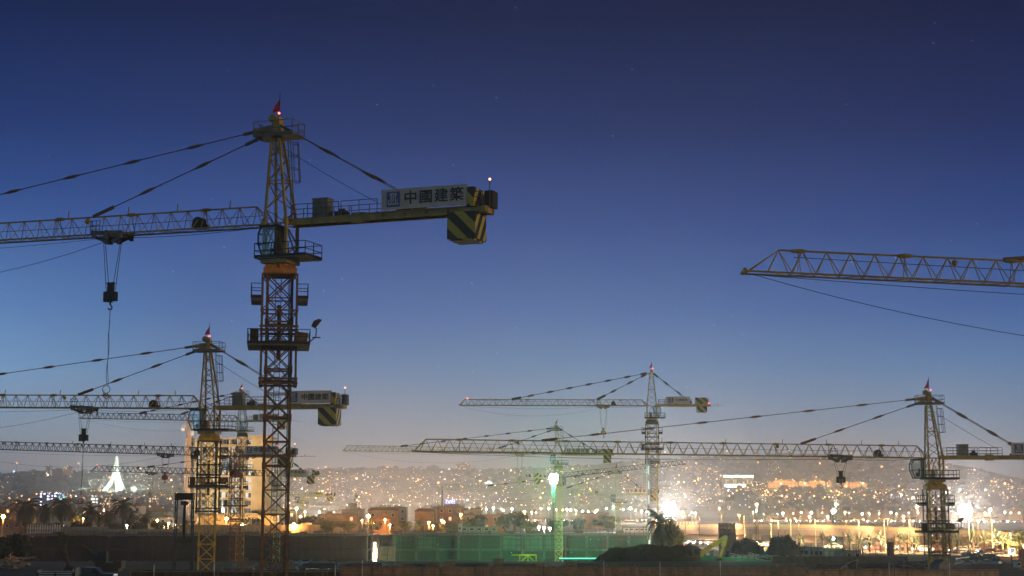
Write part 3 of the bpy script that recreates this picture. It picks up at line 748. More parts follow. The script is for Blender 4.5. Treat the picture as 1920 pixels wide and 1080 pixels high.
# ------------------------------------------------------------ mid-distance buildings
def span(px0, px1, D): 
    a = P(px0, 950, D).x; b = P(px1, 950, D).x; return a, b, (a+b)/2, b-a
def house(label, px0, px1, ytop, D, wall, depth=9, roof=None, parapet=True, wins=True, name='house', winm=None, group=None, floors=None, ybase=None):
    a, b, cx, W = span(px0, px1, D); z0 = g(cx, D); zt = P((px0+px1)/2, ytop, D).z; H = zt-z0
    e = empty(name, (cx, D+depth/2, z0), 0, label, name.replace('_', ' '), group)
    m = MB(); m.box((0, 0, H/2-.4), (W, depth, H+.8)); 
    m.build('wall', wall, e)
    r = MB()
    if roof == 'tile':
        r.prism([(-W/2-.4, H+.002), (W/2+.4, H+.002), (W/2-1.2, H+1.1), (-W/2+1.2, H+1.1)], -depth/2-.5, depth/2+.5); r.build('roof', mat('dark_roof_tile', (.09, .05, .035), .9), e)
    else:
        for (x, y, sx, sy) in ((0, -depth/2+.1, W+.1, .24), (0, depth/2-.1, W+.1, .24), (-W/2+.1, 0, .24, depth-.3), (W/2-.1, 0, .24, depth-.3)): r.box((x, y, H+.28), (sx, sy, .5))
        r.box((W*.2, 0, H+.5), (min(3, W*.3), 2.5, 1.2)); r.bar((-W*.3, 0, H), (-W*.3, 0, H+2.0), .08); r.bar((-W*.3-.5, 0, H+1.7), (-W*.3+.5, 0, H+1.7), .05)
        r.build('parapet', mat('parapet_concrete', (.2, .17, .14), .9), e)
    for q in range(int(W/4)+1):
        hx = hn(int(px0*3+q*7)); tx = -W/2+1+hx*(W-2); tm_ = MB()
        if hx < .5: tm_.cyl((tx, 0, H), (tx, 0, H+1.3), .55, n=10); tm_.build('roof_tank', GW, e)
        else: tm_.bar((tx, -1, H), (tx, -1, H+2.6), .07); tm_.bar((tx-.6, -1, H+2.3), (tx+.6, -1, H+2.3), .05); tm_.bar((tx-.4, -1, H+1.9), (tx+.4, -1, H+1.9), .05); tm_.build('aerial', DARK, e)
    if wins:
        bl_ = MB(); bl_.box((W*.22, -depth/2-.45, H*.5), (min(3.5, W*.3), .9, .15)); bl_.box((W*.22, -depth/2-.88, H*.5+.45), (min(3.5, W*.3), .06, .8)); bl_.build('balcony', GW, e)
        gr = MB(); gr.box((-W*.1, -depth/2-.02, 1.05), (1.0, .08, 2.1)); gr.build('door', DARK, e)
        fl = floors or max(1, round(H/3.1)); n = max(1, round(W/3.4))
        for f in range(fl):
            for i in range(n):
                if hn(int(px0*7+f*31+i*17)) < .25: continue
                x = -W/2+(i+.5)*W/n; z = (f+.55)*H/fl
                fm = MB(); fw, fh = 1.05, 1.3
                for q in (-1, 1): fm.box((x+q*fw/2, -depth/2-.03, z), (.12, .1, fh+.12)); fm.box((x, -depth/2-.03, z+q*fh/2), (fw, .1, .12))
                fo = fm.build('window', WHITE, e)
                lit = hn(int(px0*13+f*5+i*29)) < .18
                MB().box((x, -depth/2-.012, z), (fw-.1, .03, fh-.1)).build('pane', (winm or (LITW if lit else DARKW)), fo)
    return e, H, W
LITW = lamp_mat('lit_window', (1, .7, .35), 1.2); DARKW = mat('dark_pane', (.02, .022, .025), .2)
OW = mat('orange_render', (.33, .18, .09), .9, 0, .4, .25); BW = mat('brick_red_render', (.26, .12, .075), .9, 0, .4, .25); GW = mat('grey_render', (.22, .2, .18), .9, 0, .2, .4)
WW = mat('white_render', (.5, .5, .5), .9, 0, .12, .4); TW = mat('teal_render', (.2, .3, .28), .9, 0, .15, .4); CW = mat('cream_render', (.42, .33, .2), .9, 0, .2, .5)
G1 = 'low houses beyond the unfinished building'
house('grey flat roofed house with lattice aerial at the left of the houses', 640, 680, 957, 620, GW, group=G1)
e, H, W = house('wide orange house with pergola roof left of the brightest lamp', 597, 668, 966, 590, OW, group=G1)
pm = MB()
for i in range(9): pm.bar((-W/2+1+i*1.5, -3, H), (-W/2+1+i*1.5, -3, H+1.6), .12)
pm.box((0, -1, H+1.65), (W*.8, 5, .12)); pm.build('pergola', GW, e)
house('small grey outbuilding with dark recess below the pergola house', 560, 640, 976, 560, GW, depth=6, group=G1)
house('orange house with dark sloping roof right of the brightest lamp', 690, 746, 957, 600, OW, roof='tile', group=G1)
house('long grey topped orange block behind the lamps', 705, 762, 953, 640, GW, group=G1)
house('dark low hut between the orange lamps', 700, 730, 973, 555, BW, depth=5, roof='tile', wins=False, group=G1)
house('orange house with overhanging dark tile roof and lit veranda', 778, 813, 959, 590, OW, roof='tile', group=G1)
house('white stair block left of the brick tower house', 812, 826, 952, 610, WW, wins=False, group=G1)
e, H, W = house('brick tower house with blue rooftop sign', 820, 868, 951, 600, BW, group=G1)
st = MB(); 
for q in (-1.0, 1.0): st.bar((q*1.3, 0, H), (q*1.3, 0, H+2.2), .12)
st.box((0, 0, H+.5), (3.6, .2, 1.4)); so = st.build('sign_frame', GW, e)
BLUEL = lamp_mat('blue_neon', (.25, .25, 1), 6)
sn = MB(); 
for i, (a, b) in enumerate([((-1.6, 1.4), (-1.6, 3.0)), ((-1.6, 3.0), (-.9, 2.6)), ((-.9, 2.6), (-.9, 1.4)), ((-.4, 1.6), (-.4, 2.6)), ((-.4, 2.6), (.2, 2.7)), ((.2, 2.7), (.25, 1.7)), ((.6, 1.5), (.7, 3.1)), ((.7, 2.2), (1.3, 2.6)), ((1.3, 1.4), (1.4, 3.2))]):
    sn.bar((a[0], -.2, H+a[1]-.2), (b[0], -.2, H+b[1]-.2), .2)
sn.build('neon_tube', BLUEL, so)
house('pale lit house with tall narrow windows', 866, 890, 966, 595, CW, group=G1)
house('low white fronted house left of the long orange one', 860, 876, 957, 640, WW, group=G1)
house('long plain orange house with doorway and window', 905, 951, 967, 585, OW, group=G1)
house('round roofed ochre hall behind the long orange house', 875, 905, 955, 640, CW, wins=False, group=G1)
house('plain ochre box building standing alone left of the far crane', 1092, 1142, 964, 620, OW, depth=14, wins=False, group=G1)
G2 = 'low buildings behind the palms'
house('low brown building at the left edge behind the lamp', -60, 40, 952, 640, BW, depth=20, group=G2)
house('pale green low building behind the tallest palms', 95, 168, 956, 620, TW, depth=12, group=G2)
house('white cube house seen between palm crowns', 142, 170, 945, 640, WW, wins=False, group=G2)
house('white house with flat roof left of the teal shed', 238, 264, 949, 610, WW, group=G2)
house('long teal shed behind the orange lamps at left', 262, 311, 960, 630, TW, depth=12, wins=False, group=G2)
house('pink lit house in the lamp glare', 266, 330, 972, 600, CW, depth=8, group=G2)
house('cream annex right of the tower block', 470, 556, 958, 640, CW, depth=14, group=G2)
house('yellow low annex in front of the tower block', 365, 520, 968, 596, mat('ochre_annex', (.3, .2, .08), .9, 0, .2, .4), depth=6, group=G2)
# aerials
def pole(name, label, cat, px, ytop, ybot, D, r=.12, lattice=False, group=None, m=GREY):
    a = P(px, ytop, D); b = P(px, ybot, D); mb = MB(); H = a.z-b.z
    if lattice:
        for x, y in ((-.4, -.4), (.4, -.4), (.4, .4), (-.4, .4)): mb.bar((x, y, 0), (x*.5, y*.5, H), .1)
        k = 0; z = 0
        while z < H-1: mb.bar((-.4 if k else .4, -.4, z), (.4 if k else -.4, -.4, z+1), .07); mb.bar((-.4, .4 if k else -.4, z), (-.4, -.4 if k else .4, z+1), .07); z += 1; k = 1-k
        mb.box((.3, 0, H*.8), (1.1, .4, .8)); mb.box((-.4, 0, H*.6), (.5, .4, .9))
    else: mb.cyl((0, 0, 0), (0, 0, H), r*1.3, r*.7, 6); mb.bar((-.5, 0, H*.9), (.5, 0, H*.9), .08); mb.box((.2, 0, H*.7), (.4, .3, .5))
    o = mb.build(name, m, None, (b.x, D, b.z)); tag(o, label, cat, group); return o
pole('radio_mast', 'lattice radio mast above the grey house left of the brightest lamp', 'radio mast', 667, 924, 957, 624, lattice=True)
o = MB().cyl((0, 0, 0), (0, 0, 2.8), 1.7, n=14).build('water_tank', GW, None, P(661, 957, 624)); tag(o, 'round grey water tank on the roof beside the lattice radio mast', 'water tank')
pole('radio_mast', 'slim guyed radio mast on the roof of the brick tower house', 'radio mast', 829, 911, 951, 606, .3)

# tower block
TBW = mat('bare_concrete', (.5, .37, .17), .9, 0, .22, .25, bump=.2); TBC = mat('balcony_frame', (.5, .5, .48), .8, 0, .15)
def tower_block():
    D = 640; a, b, cx, W = span(362, 497, D); z0 = g(cx, D); zt = P(430, 822, D).z; H = zt-z0
    e = empty('unfinished_tower_block', (cx, D+9, z0), 0, 'tall unfinished concrete tower block lit yellow from below at left', 'building')
    fl = 12; fh = H/fl
    # concrete: right bay solid, left bays framed
    m = MB(); xs = -W/2; core0 = W*.16
    m.box(((core0+W/2)/2, 0, H/2), (W/2-core0, 18, H)); MB().box((0, 4, H/2), (W*.98, 9, H-.3)).build('recess_wall', mat('recess_shade', (.045, .035, .025), .9), e); m.box(((core0+W/2)/2+.5, -1, H+.6), (W/2-core0+1.5, 17, 1.2))  # bay shade put into the recess wall's near black colour
    for f in range(fl+1): m.box(((-W/2+core0)/2, -5.2, f*fh), (core0+W/2-.01, 7.6, .42))
    for x in (-W/2+.4, -W/2+4.9, -W/2+9.6, core0-5.0): m.box((x, -8.7, H/2), (.7, .45, H-.01))
    m.box((-W/2+6.4, -8.8, H/2), (1.9, .5, H-.1))
    for f in range(fl): m.box(((-W/2+core0)/2, -8.6, f*fh+.45), (core0+W/2-1, .15, .5)) if f > 3 else None
    m.build('concrete_frame', TBW, e)
    lit = [.5, .2, .9, .35]
    for f in range(fl):
        for i, x in enumerate((-W/2+2.2, -W/2+3.8, -W/2+8.2, core0-7, core0-3.6, core0-1.6)):
            q = hn(f*17+i*5)
            fo = MB().box((x, -8.3, f*fh+fh/2+.2), (1.5, .2, fh*.7)).build('window', TBC, e)
            MB().box((x, -8.42, f*fh+fh/2+.2), (1.25, .05, fh*.6)).build('pane', DARKW if (q < .6 or f < 4) else PANEW, fo)
        fo = MB().box((core0+2.9, -9.02, f*fh+fh/2), (2.6, .14, fh*.74)).build('window', TBC, e)
        MB().box((core0+2.35, -9.12, f*fh+fh/2), (1.15, .05, fh*.6)).build('pane', DARKW if f < 4 or f % 2 else PANEW, fo)
        MB().box((core0+3.55, -9.115, f*fh+fh/2), (1.0, .05, fh*.6)).build('pane', PANEW if f > 4 else DARKW, fo)
        MB().box((core0+9.2, -9.02, f*fh+fh/2), (.75, .1, fh*.55)).build('window', DARKW, e)
    # construction hoist at the left corner
    return e, W, H, z0, cx
PANEW = mat('pale_glass_pane', (.5, .58, .65), .25)
tb = tower_block()
lw = MB(); LW = 3.0
e2 = empty('white_framed_wing', (P(353, 950, 640).x, 652, g(-120, 640)), 0, 'white framed wing attached behind the left corner of the tower block', 'building')
Hw = P(350, 822, 652).z-e2.location.z
for f in range(13): lw.box((0, 0, f*Hw/12), (7.5, 8, .4))
for x in (-3.5, -1.7, .1, 1.9, 3.5): lw.box((x, -3.9, Hw/2), (.45, .3, Hw))
lw.build('frame', TBC, e2); MB().box((0, 1, Hw/2), (7, 5, Hw-.5)).build('wall', WW, e2)
ht = lattice_mast(0, Hw+7, 1.6, .2, .14, 2.0); for_ = ht
o = ht.build('hoist_tower', mat('pale_orange_paint', (.5, .3, .16), .7), None, (P(351, 950, 630).x, 630, g(-120, 630))); tag(o, 'slim pale lattice hoist tower at the left corner of the tower block', 'hoist tower')
tj = MB()
Ht = Hw+7
tj.bar((-3.5, 0, Ht-4), (3, 0, Ht-1), .3); tj.bar((-3.5, 0, Ht-4), (0, 0, Ht), .2); tj.bar((3, 0, Ht-1), (0, 0, Ht-5), .2); tj.box((-2.4, 0, Ht-4.5), (1.6, 1.2, 1.4)); tj.box((1.2, 0, Ht-6), (1.6, 1.5, 1.6))
tj.build('hoist_head', WHITE, o)

# ------------------------------------------------------------ long building under construction
NET = None
def net_mat(name, col, alpha):
    m = bpy.data.materials.new(name); m.use_nodes = True; nt = m.node_tree; nt.nodes.clear()
    d = nt.nodes.new('ShaderNodeBsdfDiffuse'); t = nt.nodes.new('ShaderNodeBsdfTransparent'); tr = nt.nodes.new('ShaderNodeBsdfTranslucent')
    tc = nt.nodes.new('ShaderNodeTexCoord'); n = nt.nodes.new('ShaderNodeTexNoise'); n.inputs['Scale'].default_value = .45; n.inputs['Detail'].default_value = 8; n.inputs['Roughness'].default_value = .7
    mp = nt.nodes.new('ShaderNodeMapping'); mp.inputs['Scale'].default_value = (2.6, 1, .14)
    nt.links.new(tc.outputs['Object'], mp.inputs[0]); nt.links.new(mp.outputs[0], n.inputs['Vector'])
    cr = nt.nodes.new('ShaderNodeValToRGB'); cr.color_ramp.elements[0].position = .35; cr.color_ramp.elements[1].position = .65
    cr.color_ramp.elements[0].color = (*[c*.65 for c in col], 1); cr.color_ramp.elements[1].color = (*[c*1.3 for c in col], 1)
    nt.links.new(n.outputs['Fac'], cr.inputs[0]); nt.links.new(cr.outputs[0], d.inputs[0]); nt.links.new(cr.outputs[0], tr.inputs[0])
    m1 = nt.nodes.new('ShaderNodeMixShader'); m1.inputs[0].default_value = .35
    nt.links.new(d.outputs[0], m1.inputs[1]); nt.links.new(tr.outputs[0], m1.inputs[2])
    m2 = nt.nodes.new('ShaderNodeMixShader'); 
    mr = nt.nodes.new('ShaderNodeMapRange'); mr.inputs[1].default_value = .35; mr.inputs[2].default_value = .65; mr.inputs[3].default_value = alpha-.14; mr.inputs[4].default_value = min(1, alpha+.14)
    nt.links.new(n.outputs['Fac'], mr.inputs[0]); nt.links.new(mr.outputs[0], m2.inputs[0])
    o = nt.nodes.new('ShaderNodeOutputMaterial')
    nt.links.new(t.outputs[0], m2.inputs[1]); nt.links.new(m1.outputs[0], m2.inputs[2]); nt.links.new(m2.outputs[0], o.inputs[0]); return m
BROWNNET = net_mat('brown_safety_net', (.022, .02, .017), .85); GREENNET = net_mat('green_safety_net', (.012, .24, .14), .48)
CONC = mat('grey_concrete', (.2, .21, .19), .9, 0, .25, .3); STEEL = mat('wet_steel_tube', (.2, .24, .27), .35, .7, .2); SCAF = mat('scaffold_tube', (.1, .09, .08), .6, .5, .2)
def long_building(label, px0, px1, D, net, netm, ytop, colbright, depth=22):
    a, b, cx, W = span(px0, px1, D); z0 = g(cx, D-3); zt = P((px0+px1)/2, ytop, D).z; H = zt-z0
    e = empty('building_under_construction', (cx, D, z0), 0, label, 'building')
    for k, z in enumerate((0.1, H*.42, H-.3)):
        s = MB(); s.box((0, depth/2, z), (W, depth, .6 if k == 2 else .45)); s.build('floor_slab', CONC, e)
    n = int(W/6)
    for i in range(n+1):
        x = -W/2+.4+(W-.8)*i/n; c = MB(); c.box((x, .6, H*.45), (.75, .75, H*.9)); c.build('column', CONC, e)
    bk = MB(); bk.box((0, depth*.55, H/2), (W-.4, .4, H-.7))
    bk.build('back_wall', mat('painted_shade_concrete', (.05, .05, .045), .95), e)  # shade of the open storeys put into the back wall's dark colour
    for i in range(n):
        if hn(i*91+px0) < .35 and colbright:
            x = -W/2+.4+(W-.8)*(i+.5)/n; MB().box((x, 1.5, H*.68), ((W-.8)/n-1, .25, H*.42)).build('infill_wall', mat('pale_blockwork', (.2, .42, .3), .9, 0, .2, .6), e)
    sc_ = MB(); x = -W/2
    while x <= W/2: 
        for y in (-1.1, -2.2): sc_.bar((x, y, -.1), (x, y, H+1.0+hn(int(x*10))*.9), .07)
        x += 1.25
    for i in range(5):
        z = (i+1)*H/5
        for y in (-1.1, -2.2): sc_.bar((-W/2, y, z), (W/2, y, z), .06)
        sc_.box((0, -1.65, z-.08), (W, .9, .06))
    sc_.build('scaffolding', SCAF, e)
    nm = MB()
    seg = 46
    for i in range(seg):
        xa = -W/2+W*i/seg; xb = -W/2+W*(i+1)/seg
        lo, hi = net[0]*H, net[1]*H
        if colbright and hn(i*13+5) < .22: continue
        nm.quad((xa, -2.35-.15*hn(i), lo), (xb, -2.35-.15*hn(i+1), lo), (xb, -2.35-.1*hn(i+5), hi-.9*hn(i*3)), (xa, -2.35-.1*hn(i+4), hi-.9*hn(i*3-3)))
    nm.build('safety_net', netm, e)
    # rebar starters and formwork along the roof edge
    rb = MB(); rnd = random.Random(px0)
    for i in range(int(W*2.2)):
        x = rnd.uniform(-W/2, W/2); y = rnd.uniform(0, depth-1); rb.bar((x, y, H-.1), (x+rnd.uniform(-.1, .1), y, H+rnd.uniform(.3, 1.5)), .06)
    for i in range(int(W*.5)):
        x = rnd.uniform(-W/2+3, W/2-3); y = rnd.uniform(1, depth-1); rb.bar((x, y, H+.3), (x+rnd.uniform(-3, 3), y, H+rnd.uniform(.2, .8)), .1)
    rb.build('rebar_starters', SCAF, e, ); 
    rb2 = MB()
    for i in range(int(W*.25)):
        x = rnd.uniform(-W/2+2, W/2-2); rb2.box((x, rnd.uniform(1, depth-1), H+.25), (rnd.uniform(.6, 3), .8, rnd.uniform(.3, .8)))
    rb2.build('formwork_stack', mat('wet_formwork', (.1, .09, .06), .9), e)
    return e, W, H
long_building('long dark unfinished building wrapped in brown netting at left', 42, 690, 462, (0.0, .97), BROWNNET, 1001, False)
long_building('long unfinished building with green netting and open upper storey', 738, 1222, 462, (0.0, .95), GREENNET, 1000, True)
# formwork pier between them with lit shaft
e = empty('formwork_pier', (P(725, 1030, 452).x, 452, g(P(725, 1030, 452).x, 452)), 0, 'beige formwork box with scaffold beside the blazing lit shaft', 'formwork')
fm = MB(); fm.box((0, 1.5, 2.4), (4.4, 3, 4.6)); fm.build('formwork_panel', mat('beige_plywood', (.45, .36, .24), .8, 0, .15, 1), e)
sm = MB()
for x in (-2.3, 0.2, 2.4, 3.6): sm.bar((x, -.4, 0), (x+.4, -.4, 8.6), .14)
for z in (2.4, 4.8, 6.4): sm.bar((-2.4, -.45, z), (6.5, -.45, z+.05), .12)
sm.bar((-2, -.4, 5), (3, -.4, 8), .1)
sm.build('scaffold', SCAF, e)
xl = P(703, 1040, 455).x
e = empty('lit_shaft', (xl, 455, g(xl, 455)), 0, 'narrow blazing white work light tower between the brown and green netting', 'work light')
MB().box((0, 0, 1.6), (1.0, .5, 2.6)).box((.1, 0, 3.6), (.8, .5, 1.4)).box((-.05, 0, 5.1), (.6, .5, 1.5)).build('lamp_panel', lamp_mat('white_hot_panel', (1, .82, .55), 6, True), e)
pm = MB()
for q in (-1, 1): pm.bar((q*.75, .1, 0), (q*.75, .1, 13), .14)
for i in range(12): pm.bar((-.75, .1, i*1.1), (.75, .1, i*1.1+1.1 if i % 2 else i*1.1), .08)
pm.build('light_frame', SCAF, e); light('work_light', e, (0, -1.5, 3), 3500, (1, .8, .55), .8)

# roof cabin on the green building
def cabin(label, px0, px1, ytop, ybot, D, m, depth=2.5, nwin=4, winm=DARKW, group=None, ground=True, roofm=None):
    a, b, cx, W = span(px0, px1, D); zt = P((px0+px1)/2, ytop, D).z; zb = g(cx, D) if ground else P((px0+px1)/2, ybot, D).z; H = zt-zb
    e = empty('site_cabin', (cx, D, zb), 0, label, 'site cabin', group)
    MB().box((0, depth/2, H/2), (W, depth, H)).build('wall', m, e)
    MB().box((0, depth/2, H+.06), (W+.2, depth+.2, .12)).build('roof', roofm or CONC, e)
    n = nwin
    for i in range(n):
        x = -W/2+(i+.5)*W/n
        fo = MB().box((x, -.03, H*.58), (W/n*.62, .06, H*.4)).build('window', WHITE, e)
        MB().box((x, -.075, H*.58), (W/n*.5, .03, H*.32)).build('pane', winm, fo)
    return e
cabin('pale green site cabin standing on the roof of the green netted building', 864, 933, 988, 998, 466, mat('mint_cabin', (.2, .34, .25), .7), 3, 5, ground=False)
cabin('small white box cabin on the roof left of the pale green one', 859, 866, 986, 997, 464, WW, 2, 1, ground=False)
cabin('long white shed roof at the right end of the green netted building', 1170, 1226, 990, 997, 475, WW, 4, 6, ground=False)
cg_ = 'site cabins along the lit road'
CABW = mat('white_cabin_wall', (.45, .5, .5), .7, 0, .1); CABG = mat('green_cabin_wall', (.2, .42, .28), .7, 0, .1)
cabin('white site cabin with three dark windows next to the dark heap', 1488, 1514, 1026, 1050, 282, CABW, 3, 3, group=cg_)
cabin('pale blue site cabin between white and green ones', 1515, 1541, 1027, 1050, 281, mat('pale_blue_cabin', (.25, .36, .42), .7), 3, 3, group=cg_)
cabin('green lit site cabin under the green lamp', 1542, 1582, 1030, 1050, 280, CABG, 3, 4, winm=PANEW, group=cg_)
cabin('dim grey site cabin at the right end of the cabin row', 1583, 1612, 1033, 1052, 279, GW, 3, 2, group=cg_)
kg = cabin('small bright green guard kiosk with flat canopy', 1426, 1440, 1034, 1057, 262, CABG, 2, 2, winm=PANEW, roofm=WHITE)
light('kiosk_light', kg, (0.2, -1.6, 1.9), 260, (.3, 1, .45), .2)

# ------------------------------------------------------------ foreground site things
PLY = mat('brown_plywood', (.34, .2, .11), .85, 0, .3, 1.5)
def hoarding(label, px0, px1, ytop, D, m, n, H=2.4):
    a, b, cx, W = span(px0, px1, D); zt = P((px0+px1)/2, ytop, D).z
    e = empty('site_hoarding', (cx, D, zt-H), 0, label, 'hoarding', 'plywood hoardings along the bottom')
    pm = MB()
    for i in range(n):
        x = -W/2+(i+.5)*W/n; pm.box((x, .05*hn(i), H/2+(hn(i*3)-.5)*.05), (W/n-.03, .05, H-.04))
    pm.build('panel', m, e)
    rl = MB(); 
    for z in (H-.12, H-.75): rl.box((0, -.1, z), (W, .08, .1))
    x = -W/2
    while x < W/2: rl.box((x, -.17, H-.45), (.08, .06, 1.4)) if hn(int(x*9)) > .45 else None; x += 1.6
    i = 0; x = -W/2
    rl.build('rail', mat('hoarding_rail', (.26, .17, .1), .85), e)
    bo = MB(); x = -W/2+.3
    while x < W/2: bo.box((x, -.06, H-.4), (.09, .05, .07)); bo.box((x+.4, -.035, H+.012), (.5, .09, .03)); x += .9
    bo.build('clamp', DARK, e)
    for px in range(int(px0)+40, int(px1), 113):
        x = P(px, 1060, D).x-cx; p_ = MB(); p_.cyl((x, -.2, -.3), (x, -.2, H+.28+.3*hn(px)), .04, n=6); p_.build('post', WHITE if hn(px) > .6 else SCAF, e)
    return e
hoarding('long brown plywood hoarding along the bottom centre', 640, 1196, 1062, 150, PLY, 22)
hoarding('weathered plywood hoarding below the dark earth mound', 1197, 1512, 1063, 151, mat('greyed_plywood', (.3, .21, .13), .85, 0, .3, 2), 13)
hoarding('tan plywood hoarding at the bottom right below the right crane', 1513, 1868, 1067, 152, mat('tan_plywood', (.45, .29, .16), .85, 0, .3, 2), 14)
hoarding('low dark plank hoarding at the bottom left behind the nearest mast', 250, 638, 1069, 149, mat('dark_plank', (.07, .045, .03), .9, 0, .4, 2), 18, 2.0)
# dark mound
def mound(name, label, px, D, w, h, d, m, seed, cat='mound', loc=None):
    x0 = P(px, 1000, D).x; n = 26; vs = []; fs = []
    for j in range(n+1):
        for i in range(n+1):
            u = -1+2*i/n; v = -1+2*j/n; r = math.hypot(u, v); hh = max(0, 1-r**2.6)
            vs.append((u*w/2, v*d/2, h*hh*(.85+.3*vnoise(u*4+seed, v*4+seed))+.15*vnoise(u*17+seed, v*15)-.3))
    for j in range(n):
        for i in range(n): k = j*(n+1)+i; fs.append((k, k+1, k+n+2, k+n+1))
    cl = MB(); rn = random.Random(seed)
    for i in range(260 if w > 12 else 90):
        c = vs[rn.randrange(len(vs))]
        if c[2] > 0: s_ = rn.uniform(.08, .3); cl.box((c[0]+rn.uniform(-.2, .2), c[1], c[2]), (s_*1.6, s_, s_), rn.random()*3, rn.random())
    b0 = len(vs); vs += [tuple(v) for v in cl.v]; fs += [tuple(b0+i for i in f) for f in cl.f]
    me = bpy.data.meshes.new(name); me.from_pydata(vs, [], fs); me.materials.append(m)
    o = bpy.data.objects.new(name, me); COL.objects.link(o); o.location = (x0, D, g(x0, D)); tag(o, label, cat); return o
MUD_MAST = mat('mud_and_dark_mast', (.018, .014, .012), .95, 0, .5, 1.2, bump=.6); TARP = mat('dark_tarpaulin', (.02, .035, .04), .55, 0, .4, .8, bump=.8)
mo = mound('earth_mound', 'broad dark earth mound in front of the palm and green netting', 1205, 240, 18.5, 3.4, 12, MUD_MAST, 2, 'earth mound')
mo.location.z = P(1205, 1066, 240).z
t1 = mound('covered_heap', 'heap under dark tarpaulin right of the excavator', 1398, 256, 7.5, 3.6, 5, TARP, 5, 'covered heap')
t2 = mound('covered_heap', 'dark tarpaulin dome beside the white site cabins', 1468, 254, 6.8, 3.9, 5, TARP, 9, 'covered heap')
t3 = mound('covered_heap', 'low dark heap with pale flecks left of the excavator', 1282, 262, 8.5, 3.0, 5, MUD_MAST, 14, 'covered heap')
# rubble and pipes at lower left
def debris(label, px0, px1, D, n, m, name='debris_pile', zpy=None, hmax=.8, seed=1):
    rnd = random.Random(seed); a, b, cx, W = span(px0, px1, D); z = g(cx, D) if zpy is None else P(px0, zpy, D).z
    mb = MB()
    for i in range(n):
        p = Vector((rnd.uniform(-W/2, W/2), rnd.uniform(-2, 2), rnd.uniform(0, hmax))); q = p+Vector((rnd.uniform(-2.2, 2.2), rnd.uniform(-1, 1), rnd.uniform(-.4, .5))); q.z = max(0, q.z)
        mb.bar(p, q, rnd.uniform(.04, .1))
    for i in range(n//5): mb.box((rnd.uniform(-W/2, W/2), rnd.uniform(-1.5, 1.5), rnd.uniform(.1, hmax*.7)), (rnd.uniform(.3, 1.4), .6, rnd.uniform(.1, .4)), rnd.random()*3, rnd.random()*.6)
    o = mb.build(name, m, None, (cx, D, z)); tag(o, label, 'debris pile'); return o
debris('pile of steel tubes beside the lit shaft right of the nearest mast', 560, 745, 196, 120, STEEL, hmax=1.0, seed=4)
debris('small pile of pipes left of the nearest mast', 410, 500, 190, 30, STEEL, hmax=.7, seed=5)
debris('low line of pipes and offcuts behind the bottom centre hoarding', 750, 900, 192, 50, STEEL, hmax=.5, seed=15)
debris('tangle of rebar and shuttering between the right crane and the road', 1795, 1866, 222, 150, STEEL, hmax=2.0, seed=6)
debris('dark pile of steel sections left of the right crane base', 1682, 1738, 205, 90, mat('blue_black_steel', (.05, .07, .1), .4, .6, .2), hmax=.9, seed=7)
debris('scattered rubble and pale sticks at the left edge', -20, 50, 205, 70, mat('pale_timber', (.3, .24, .2), .9), hmax=1.4, seed=8)
debris('scatter of white green offcuts in front of the kiosk', 1385, 1430, 252, 45, WHITE, hmax=1.0, seed=9)
debris('green white offcuts right of the kiosk', 1443, 1500, 250, 40, CABG, hmax=.6, seed=10)
# pallets, pipe bundles and drums on the dark site floor
PAL = mat('pallet_timber', (.2, .14, .08), .9, 0, .3, 2)
for i, (px, D) in enumerate([(765, 176), (812, 182), (846, 174), (935, 178), (1010, 172), (1070, 176), (540, 174), (455, 172)]):
    x = P(px, 1060, D).x; n = 3+i % 4; mb = MB()
    for q in range(n):
        for k in range(5): mb.box((-.5+k*.25, 0, .1+q*.2), (.12, 1.0, .03), hn(q)*.1)
        for k in (-.42, 0, .42): mb.box((0, k, .03+q*.2), (1.15, .1, .1))
    o = mb.build('pallet_stack', PAL, None, (x, D, P(px, 1066, D).z), hn(i)*2); tag(o, 'weathered stack of timber pallets on the dark site floor behind the hoarding', 'pallets', 'pallet stacks behind the hoarding')
for i, (px, D) in enumerate([(790, 186), (880, 180), (965, 184), (1105, 180), (600, 178), (680, 180), (1560, 190), (1635, 186)]):
    x = P(px, 1060, D).x; mb = MB()
    for q in range(9): yy = (q % 3)*.22-.2; zz = .1+(q//3)*.2; mb.cyl((-1.9+hn(q+i)*.5, yy, zz), (1.9+hn(q*3+i)*.4, yy, zz), .09, n=7)
    for k in (-1, 1): mb.box((k, 0, -.02), (.12, .9, .1))
    o = mb.build('pipe_bundle', STEEL, None, (x, D, P(px, 1066, D).z), (hn(i*5)-.5)*.8); tag(o, 'bundle of grey scaffold tubes lying on the dark site floor', 'pipe bundle', 'pipe bundles behind the hoarding')
e = empty('post_fence', (P(1575, 1040, 216).x, 216, g(P(1575, 1040, 216).x, 216)), 0, 'row of thin tall posts with a low rail in front of the site cabins', 'fence')
W = 250/3000*216; mb = MB()
for i in range(22): x = -W/2+i*W/21; mb.bar((x, 0, 0), (x+.05, 0, 1.6+3.2*hn(i*3)**.6), .06)
mb.build('post', SCAF, e); rl = MB(); rl.box((0, .05, .75), (W, .05, .9)); rl.build('rail', mat('dull_sheet_rail', (.1, .1, .08), .8, 0, .3, 1), e)
